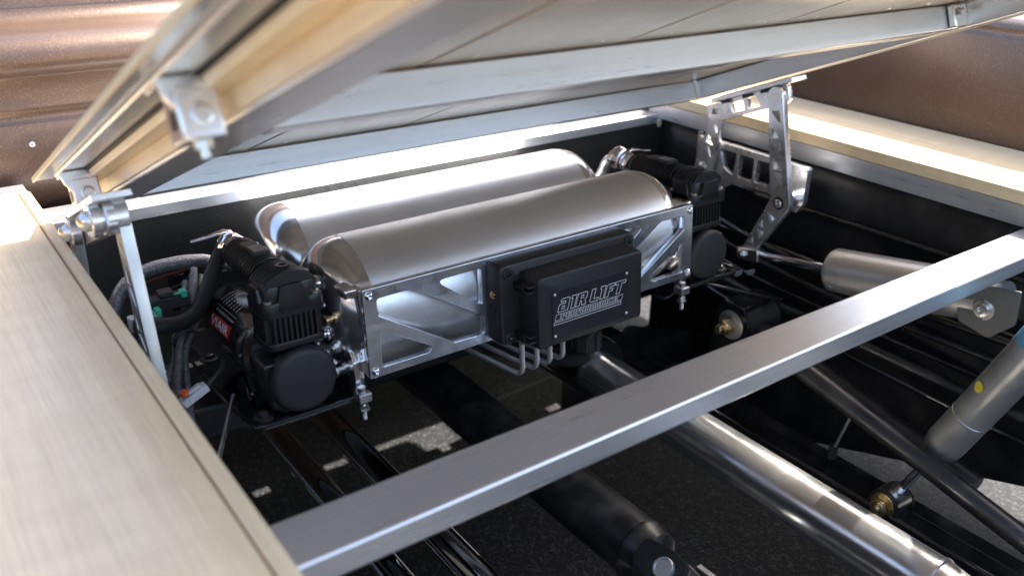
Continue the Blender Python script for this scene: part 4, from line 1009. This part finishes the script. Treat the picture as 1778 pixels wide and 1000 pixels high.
# right inner fender liner and wheel tub
ft = thing('inner_fender', 'black inner wheel housing below the right rail', 'fender')
prof = []
bm = BM(); rows = []
N = 40
for i in range(N+1):
    y = 1.46-(1.46+.5)*i/N
    c_, R_ = .46, .5
    dd = (y-c_)/R_
    zb = max(-.66, min(-.40, -.474-(y-.506)*.345))
    rows.append([bm.verts.new((1.489, y, -.0095)), bm.verts.new((1.492, y, -.10)), bm.verts.new((1.496, y, -.11)), bm.verts.new((1.5, y, -.2)), bm.verts.new((1.512, y, -.215)), bm.verts.new((1.512, y, zb)), bm.verts.new((1.6, y, zb-.004))])
for a_, b_ in zip(rows, rows[1:]):
    for k in range(6): bm.faces.new((a_[k], a_[k+1], b_[k+1], b_[k]))
o = obj('fender_wall', bm, 'blacksatin', ft, ang=30); md = o.modifiers.new('s', 'SOLIDIFY'); md.thickness = .003
for z, r in ((-.105, .006), (-.207, .007)):
    bm = BM(); tube(bm, spline([(1.488, -.4, z), (1.488, .6, z+.004), (1.488, 1.1, z-.004), (1.488, 1.44, z)], 8), r, 10); obj('pressed_rib', bm, 'blackgloss', ft)
ft2 = thing('inner_fender', 'black inner bed wall below the left rail', 'fender')
bm = BM(); box(bm, .118, .130, -.5, 1.46, -.62, -.0095); obj('fender_wall', bm, 'blacksatin', ft2)
# wiring harness strands along the right wall
for i in range(5):
    hose('wiring_loom', ['black cable run along the right inner wall, top strand', 'black cable below the top strand on the right inner wall', 'thin black cable sagging in the middle of the right inner wall', 'thick black loom low on the right inner wall', 'lowest black cable on the right inner wall'][i], 'cable',
         [(1.46-.012*i, 1.42, -.15-.03*i), (1.455-.01*i, 1.15, -.19-.035*i), (1.45-.008*i, .9, -.21-.03*i), (1.455, .6, -.20-.04*i), (1.46, .2, -.17-.05*i)], (.008, .006, .004, .011, .006)[i], 'blacksatin' if i % 2 else 'blackgloss', local=False, group='cables on the right inner wall', wob=.01)
# two pale clips on the right
for x, y, l in ((1.30, 1.045, 'left'), (1.325, 1.035, 'right')):
    me = plate_mesh([fillet([(0, 0), (.026, .0), (.024, -.008), (.008, -.010)], .001)], .004, .0004); me.transform(frame_mx((x, y, -.205), (.97, -.05, .0), (0, .3, .95)))
    o = obj('cable_clip', me, 'alu_cast'); tag(o, 'pale flat cable clip under the lift rod, the %s one of the pair' % l, 'clip', 'pair of pale clips')

# left wiring: connectors, sleeves, plug, rod
cn = local_thing('wiring_connector', 'black plug with green latch, upper one between the linkage and the left compressor', 'connector', (.293, .25, .028), 'green latched plugs')
bm = BM(); box(bm, -.03, .03, -.012, .012, -.01, .01); obj('connector_body', bm, 'plastic', cn, .002)
bm = BM(); box(bm, .004, .024, -.013, -.006, .0105, .0125); box(bm, .018, .027, -.013, .002, .004, .014); obj('latch', bm, 'green', cn, .001)
bm = BM(); box(bm, -.012, .008, -.014, .010, .0105, .018); obj('cover', bm, 'plastic', cn, .0015)
cn2 = local_thing('wiring_connector', 'pale plug with green latch, lower one between the linkage and the left compressor', 'connector', (.262, .23, .022), 'green latched plugs')
bm = BM(); box(bm, -.03, .012, -.011, .011, -.018, .002); obj('connector_body', bm, 'whiteplastic', cn2, .002)
bm = BM(); box(bm, -.02, .010, -.010, -.003, .0025, .0045); box(bm, .006, .014, -.011, .004, -.004, .008); obj('latch', bm, 'green', cn2, .001)
for i, (dx, dz) in enumerate(((0, 0), (.012, -.004), (-.012, -.008), (.004, .010))):
    hose('braided_cable', ['braided black cable sleeve in the bundle by the left rail, front strand', 'second braided cable sleeve of the bundle by the left rail', 'lowest braided cable sleeve of the bundle by the left rail', 'top braided cable sleeve of the bundle by the left rail'][i], 'cable',
         [(.345+dx, .29, .045+dz), (.325+dx, .25, .010+dz), (.303+dx, .23, -.016+dz), (.285+dx*.6, .2, -.035+dz), (.262+dx*1.4, .16, -.07+dz), (.235+dx*2, .1, -.13+dz)], .0055, 'sleeve', group='braided cable bundle', wob=.04)
hose('cable_tie', 'black cable tie round the braided bundle', 'cable tie', [(.282, .213, -.018), (.30, .212, -.008), (.318, .213, -.016), (.312, .213, -.034), (.288, .21, -.034), (.281, .213, -.02)], .0022, 'plastic', k=4)
wp = local_thing('white_plug', 'small white plug with orange seal below the left rail edge', 'connector', (.272, .1, -.058))
bm = BM(); mx = Matrix.Rotation(radians(-25), 4, 'Y'); box(bm, -.02, .02, -.008, .008, -.006, .006, mx); obj('plug_body', bm, 'whiteplastic', wp, .002)
bm = BM(); mx = Matrix.Rotation(radians(-25), 4, 'Y'); box(bm, -.006, .014, -.004, .004, .006, .010, mx); obj('latch', bm, 'whiteplastic', wp, .001)
bm = BM(); lathe(bm, (-.012, 0, .004), (-.3, 0, 1), [(0, .006), (.006, .006), (.006, 0)], 14); obj('seal', bm, 'orange', wp)
bm = BM(); tube(bm, spline([(.018, 0, .008), (.035, .005, .018), (.05, .02, .02), (.06, .06, .015)], 6), .0035, 8); obj('lead', bm, 'rubber', wp)
bm = BM(); cyl(bm, (.24, .95, -.2), (.335, 1.13, -.192), .0035, n=14); tag(obj('gray_rod', bm, 'alu_cast'), 'thin grey rod rising under the left compressor tray', 'rod')
hose('bed_wall_wire', 'dark red wire arching behind the left compressor', 'wire', [(.40, .31, .048), (.345, .31, .050), (.28, .31, .042), (.22, .3, .015)], .002, 'red_lead')
hose('bed_wall_wire', 'black wire arching just below the dark red one behind the left compressor', 'wire', [(.40, .3, .036), (.34, .3, .032), (.28, .3, .018), (.21, .29, -.02)], .003, 'rubber')
hb_ = local_thing('slotted_tab', 'black sheet tab with a hole behind the left compressor motor', 'bracket', (.335, .32, .045))
me = plate_mesh([fillet([(-.02, -.06), (.02, -.06), (.02, .02), (-.02, .02)], .004), [(.0+.0045*cos(2*pi*i/12), .0045*sin(2*pi*i/12)) for i in range(12)]], .003, .0004); me.transform(frame_mx((0, 0, 0), (1, 0, 0), (0, 0, 1))); obj('tab_plate', me, 'blackgloss', hb_)
# small threaded sensor rod by the shock
bm = BM(); cyl(bm, (1.31, .765, -.46), (1.325, .75, -.375), .003, n=10); o = obj('sensor_link', bm, 'zinc'); tag(o, 'short thin sensor link standing on the chassis rail behind the suspension bar', 'link rod')
bm = BM(); cyl(bm, (0, 0, -.012), (0, 0, .012), .0085, n=14); e_ = obj('rubber_end', bm, 'rubber', o); e_.location = (1.309, .766, -.468)
e2 = e_.copy(); COL.objects.link(e2); e2.location = (1.327, .748, -.372)
